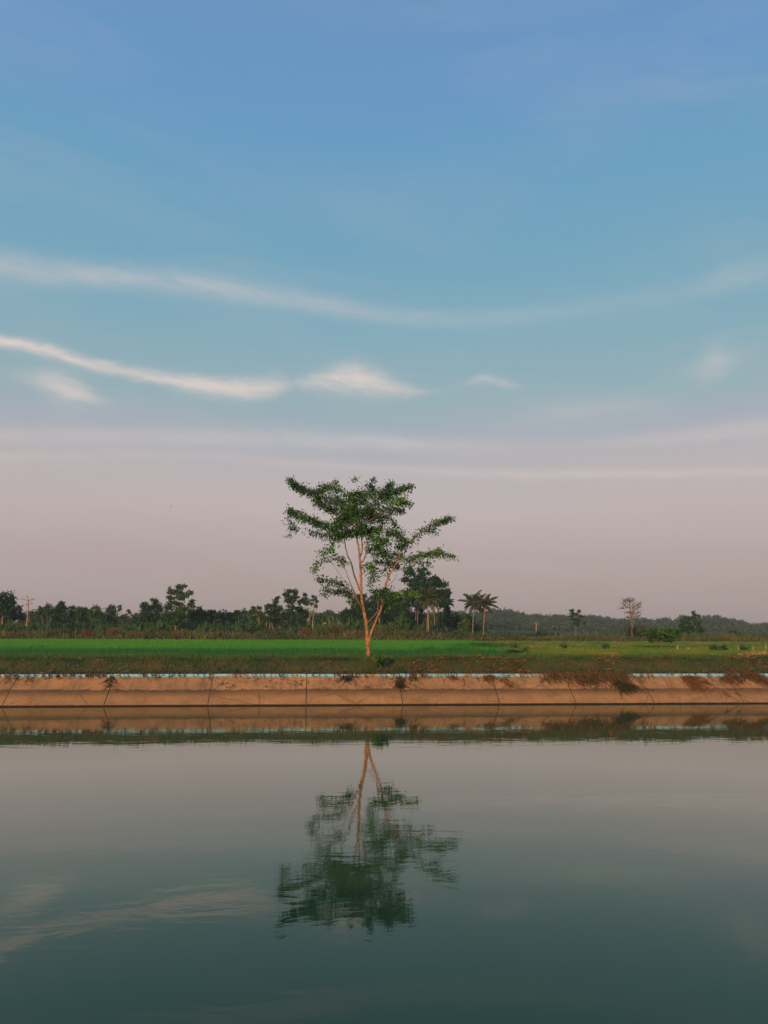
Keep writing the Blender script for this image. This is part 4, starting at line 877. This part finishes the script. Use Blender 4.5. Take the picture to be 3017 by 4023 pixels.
tree('layered_tree', 'dark tree with separate leaf layers standing before the hill right of the palms', 'tree', 165, [[(2262, 2486, 2), (2262, 2450, 1.7), (2264, 2410, 1.2)]],
     [(2246, 2400, 12, 5), (2276, 2400, 10, 5), (2262, 2411, 22, 5), (2245, 2420, 10, 4), (2285, 2421, 12, 4), (2252, 2432, 16, 6), (2274, 2436, 14, 5), (2262, 2452, 16, 8), (2294, 2447, 9, 4)], 'dark_leaf', 'grey_bark', .4, 1.2, spread=.22)
bare('bare_tree', 'leafless brown tree with several upright stems on the right of the field', 138,
     [[(2483, 2500, 3.4), (2482, 2465, 3.0), (2481, 2440, 2.8), (2477, 2400, 2.2), (2474, 2375, 1.6), (2473, 2358, 1)], [(2485, 2470, 2.4), (2490, 2430, 2.2), (2490, 2395, 1.7), (2490, 2368, 1)], [(2482, 2440, 2), (2484, 2405, 1.7), (2483, 2372, 1)],
      [(2477, 2392, 1.6), (2462, 2384, 1.2), (2446, 2372, .8)], [(2475, 2378, 1.3), (2462, 2370, 1), (2446, 2358, .7)], [(2480, 2440, 1.4), (2470, 2430, 1), (2461, 2425, .7)], [(2480, 2418, 1.3), (2468, 2408, 1), (2455, 2408, .7)],
      [(2490, 2418, 1.4), (2500, 2410, 1), (2510, 2406, .7)], [(2490, 2400, 1.3), (2502, 2392, 1), (2517, 2384, .7)], [(2490, 2388, 1.2), (2502, 2378, .9), (2518, 2372, .6)], [(2490, 2425, 1.2), (2503, 2422, .9), (2514, 2420, .6)],
      [(2474, 2385, 1), (2455, 2390, .8), (2438, 2392, .5)], [(2476, 2370, 1), (2483, 2360, .8), (2490, 2354, .5)], [(2474, 2372, 1), (2466, 2362, .8), (2460, 2354, .5)]], 'grey_bark', 26)
stalks('brown_bush', 'brown twiggy bush around the foot of the leafless tree', 'shrub', 2500, 2503, 46, 50, 139, 'darkweed', 160)
tree('umbrella_tree', 'low flat-topped bright green tree with umbrella crown in the right field', 'tree', 76, [[(2599, 2543, 2.6), (2595, 2532, 2.2), (2590, 2518, 1.8)], [(2599, 2542, 1.6), (2607, 2530, 1.3), (2612, 2518, 1)]],
     [(2520, 2478, 24, 8), (2550, 2484, 36, 12), (2580, 2475, 36, 10), (2612, 2472, 36, 10), (2648, 2476, 34, 11), (2668, 2486, 24, 11), (2600, 2490, 50, 15), (2640, 2497, 36, 12), (2562, 2500, 34, 12), (2605, 2509, 48, 12), (2570, 2515, 28, 9), (2630, 2512, 30, 9)], 'light_leaf', 'grey_bark', .24, 1.3, group=None, lit=.5, spread=.26)
tree('twin_tree', 'left of two dark trees before the hill, dense and rounded', 'tree', 158, [[(2692, 2498, 2.4), (2692, 2450, 1.8)]], [(2697, 2430, 18, 10), (2690, 2445, 20, 14), (2683, 2465, 20, 16), (2702, 2468, 20, 18), (2690, 2482, 24, 10)], 'dark_leaf', 'grey_bark', .42, 1.2)
tree('twin_tree', 'right of two dark trees before the hill, with small knobs on top', 'tree', 160, [[(2732, 2498, 2.4), (2730, 2440, 1.8), (2725, 2412, 1)]], [(2724, 2407, 6, 5), (2728, 2417, 12, 6), (2744, 2418, 7, 5), (2727, 2430, 16, 10), (2735, 2448, 20, 14), (2740, 2470, 22, 18), (2756, 2474, 12, 12), (2728, 2484, 20, 10)], 'dark_leaf', 'grey_bark', .42, 1.2)
tree('far_shrub', 'small square dark shrub before the hill near the right edge', 'shrub', 165, [[(2880, 2492, 1.4), (2880, 2484, 1)]], [(2872, 2481, 10, 6), (2888, 2482, 10, 6)], 'dark_leaf', 'grey_bark', .4, 1.2, group='shrubs along the field edge')
tree('tree_fern', 'dark roundish shrub at the field edge under the far pole', 'shrub', 145, [[(2116, 2502, 1.2), (2116, 2490, 1)]], [(2112, 2484, 12, 7), (2120, 2490, 12, 7)], 'dark_leaf', 'grey_bark', .36, 1, group='shrubs along the field edge')

tree('screen_bush', 'leafy bushes covering most of the small white house', 'shrub', 150, [[(855, 2494, 1.4), (853, 2478, 1)], [(832, 2494, 1.4), (832, 2478, 1)]],
     [(828, 2466, 13, 11), (858, 2474, 18, 9), (866, 2458, 6, 12), (895, 2470, 10, 12), (840, 2478, 20, 9), (880, 2480, 18, 8)], 'mid_leaf', 'grey_bark', .36, 1.1, group='shrubs along the field edge')
# house behind the trees
hY = 168.; h0 = at(826, 2478, hY); h1 = at(893, 2478, hY); zt = at(860, 2450, hY)[2]; zr = at(860, 2440, hY)[2]
house = thing('house', 'small white house half hidden behind the trees and undergrowth', 'house', ((h0[0] + h1[0]) / 2, hY, 1.95))
x0, x1 = h0[0], h1[0]
MB().box((x0, hY, 1.9), (x1, hY + 5, zt)).build('wall', M['plaster'], house)
rm = MB(); o_ = .35; yc = hY + 2.5
rv = [(x0 - o_, hY - .5, zt - .1), (x1 + o_, hY - .5, zt - .1), (x1 + o_, yc, zr + .6), (x0 - o_, yc, zr + .6), (x0 - o_, hY + 5.5, zt - .1), (x1 + o_, hY + 5.5, zt - .1)]
rm.add(rv, [(0, 1, 2, 3), (3, 2, 5, 4)]); rm.add([(a_, b_, c_ - .12) for a_, b_, c_ in rv], [(3, 2, 1, 0), (4, 5, 2, 3)])
rm.add([rv[0], rv[1], (rv[1][0], rv[1][1], rv[1][2] - .12), (rv[0][0], rv[0][1], rv[0][2] - .12)], [(0, 1, 2, 3)])
rm.add([(x0, hY, zt), (x0, hY + 5, zt), (x0, yc, zr + .5), (x1, hY, zt), (x1, hY + 5, zt), (x1, yc, zr + .5)], [(0, 1, 2), (3, 5, 4)])
rm.build('roof', M['rooftile'], house)
for k_ in (.18, .48):
    xc = x0 + (x1 - x0) * k_
    MB().box((xc - .35, hY - .04, 2.9), (xc + .35, hY - .003, 3.4)).build('window', M['glass'], house)

# ------------------------------------------------------------------ small things in the field
def heap(name, label, cat, px, py, wpx, hpx, Y, matname, n, depth=1.0, L=.3, zf=FIELD_Z - .04):
    b = at(px, py, Y); k_ = mpp(px, Y); hw, hh = wpx * k_ / 2, hpx * k_
    fn = lambda X, Yy: (bank_z(X, Yy) if zf is None else zf) - .05 + hh * np.clip(1 - ((X - b[0]) / hw) ** 2 - ((Yy - Y) / depth) ** 2, 0, 1) ** .7 * (.6 + .7 * fbm(X * 3.1, Yy * 3.1, 91))
    root = MB(); root.add(*grid(fn, np.linspace(b[0] - hw, b[0] + hw, 40), np.linspace(Y - depth, Y + depth, 16)), .3)
    x = b[0] + hw * np.clip(rng.normal(size=n) * .45, -1.05, 1.05); y = Y + depth * np.clip(rng.normal(size=n) * .45, -1, 1)
    ax = rdir(n); ax[:, 2] = np.abs(ax[:, 2]) * .35; ax = unit(ax)
    root.cards(np.stack([x, y, fn(x, y) + .01], 1), ax, perp(ax), L * (.4 + rng.random(n)), L * .12 * (.5 + rng.random(n)), rng.random(n))
    return tag(root.build(name, M[matname]), label, cat)
gy = lambda px, py: on_z(px, py, FIELD_Z)[1]
heap('brush_heap', 'long low black heap of cut brush lying in the field right of the palms', 'heap', 2020, 2568, 72, 13, gy(2020, 2569), 'darkweed', 900, .7, .3)
heap('straw_bundle', 'small bright yellow straw bundle at the end of the black brush heap', 'straw', 2053, 2573, 20, 8, gy(2053, 2574), 'straw', 240, .22, .16)
heap('straw_heap', 'long golden straw heap spread in the field at the right edge', 'straw', 2975, 2581, 190, 13, gy(2975, 2583), 'straw', 2600, .7, .3)
heap('soil_heap', 'small brown heap of dug earth on the bank below the black brush heap', 'heap', 2030, 2598, 60, 12, gy(2030, 2596), 'soil', 300, .5, .2, None)
stalks('leafy_weed', 'pale-leaved weed on the bank just right of the lone trunk', 'plant', 1492, 2632, 24, 26, Y_TOP + .5, 'mid_leaf', 22, group=None)
for px, y0, y1, lab in ((2661, 2553, 2541, 'white post, taller of two near the umbrella tree'), (2703, 2553, 2546, 'short white post, right one of two near the umbrella tree'), (2900, 2556, 2541, 'pale stake above the left end of the straw heap'),
                        (2958, 2556, 2541, 'pale stake above the middle of the straw heap'), (3008, 2556, 2530, 'tall pale stake beside the right edge of the photo')):
    pole('marker_post', lab, px, y0, y1, 1.6 if px < 2800 else 1.1, gy(px, y0), 0, 'white' if px < 2800 else 'wood', 'pale posts in the right field')
wx = 0
for px, py, s, lab in ((2060, 2558, 9, 'leafy weed left in the row behind the black brush heap'), (1950, 2548, 9, 'broad-leaved weed behind the left end of the black brush heap'), (2015, 2545, 8, 'broad-leaved weed standing furthest back in the weedy field'), (2805, 2552, 9, 'dark green weed between white posts and straw heap'),
                       (2840, 2553, 10, 'wide dark green weed left of the pale stakes'), (2925, 2553, 9, 'dark green weed between two pale stakes'), (2215, 2545, 8, 'green weed at the left of the dry strip'), (2380, 2546, 9, 'green weed before the leafless tree')):
    stalks('field_weed', lab, 'plant', px, py + 3, s * 1.5, s * 1.8, gy(px, py + 3), 'light_leaf' if px < 2100 else 'mid_leaf', 18, 'weeds scattered in the right field')

# bird
bp_ = at(672, 1988, 95.); bird = thing('bird', 'tiny dark bird with bent wings flying left of the lone tree', 'bird', bp_)
k_ = mpp(672, 95.); s = 4.2 * k_
body = MB(); body.tube([bp_ + np.array([-.02, -.16, 0]), bp_ + np.array([0, -.10, .01]), bp_, bp_ + np.array([0, .12, 0]), bp_ + np.array([0, .24, -.01])], [.012, .035, .045, .025, .008], 8)
body.build('body', M['feather'], bird, True)
for sg_, tip in ((-1, (-s * .75, .02, -s * 1.1)), (1, (s * 1.0, .02, -s * .35))):
    q = bp_; mid = q + np.array([tip[0] * .45, -.03, s * .30]); t_ = q + np.array(tip)
    MB().add([q + np.array([0, -.07, .02]), mid + np.array([0, -.08, 0]), t_, mid + np.array([0, .08, -.01]), q + np.array([0, .08, .02])], [(0, 1, 2, 3, 4)]).build('wing', M['feather'], bird)

# ------------------------------------------------------------------ haze
hz = MB(); hz.box((-3300, -100, -3), (3300, 3300, 30))
m = bpy.data.materials.new('haze_air'); m.use_nodes = True; t = NT(m.node_tree); t.n.clear()
pv = t.new('ShaderNodeVolumePrincipled'); pv.inputs['Color'].default_value = (.60, .80, .88, 1); pv.inputs['Density'].default_value = .00032; pv.inputs['Anisotropy'].default_value = 0.0
oo = t.new('ShaderNodeOutputMaterial'); t.l.new(pv.outputs[0], oo.inputs['Volume'])
setting(hz.build('haze', m), 'stuff')
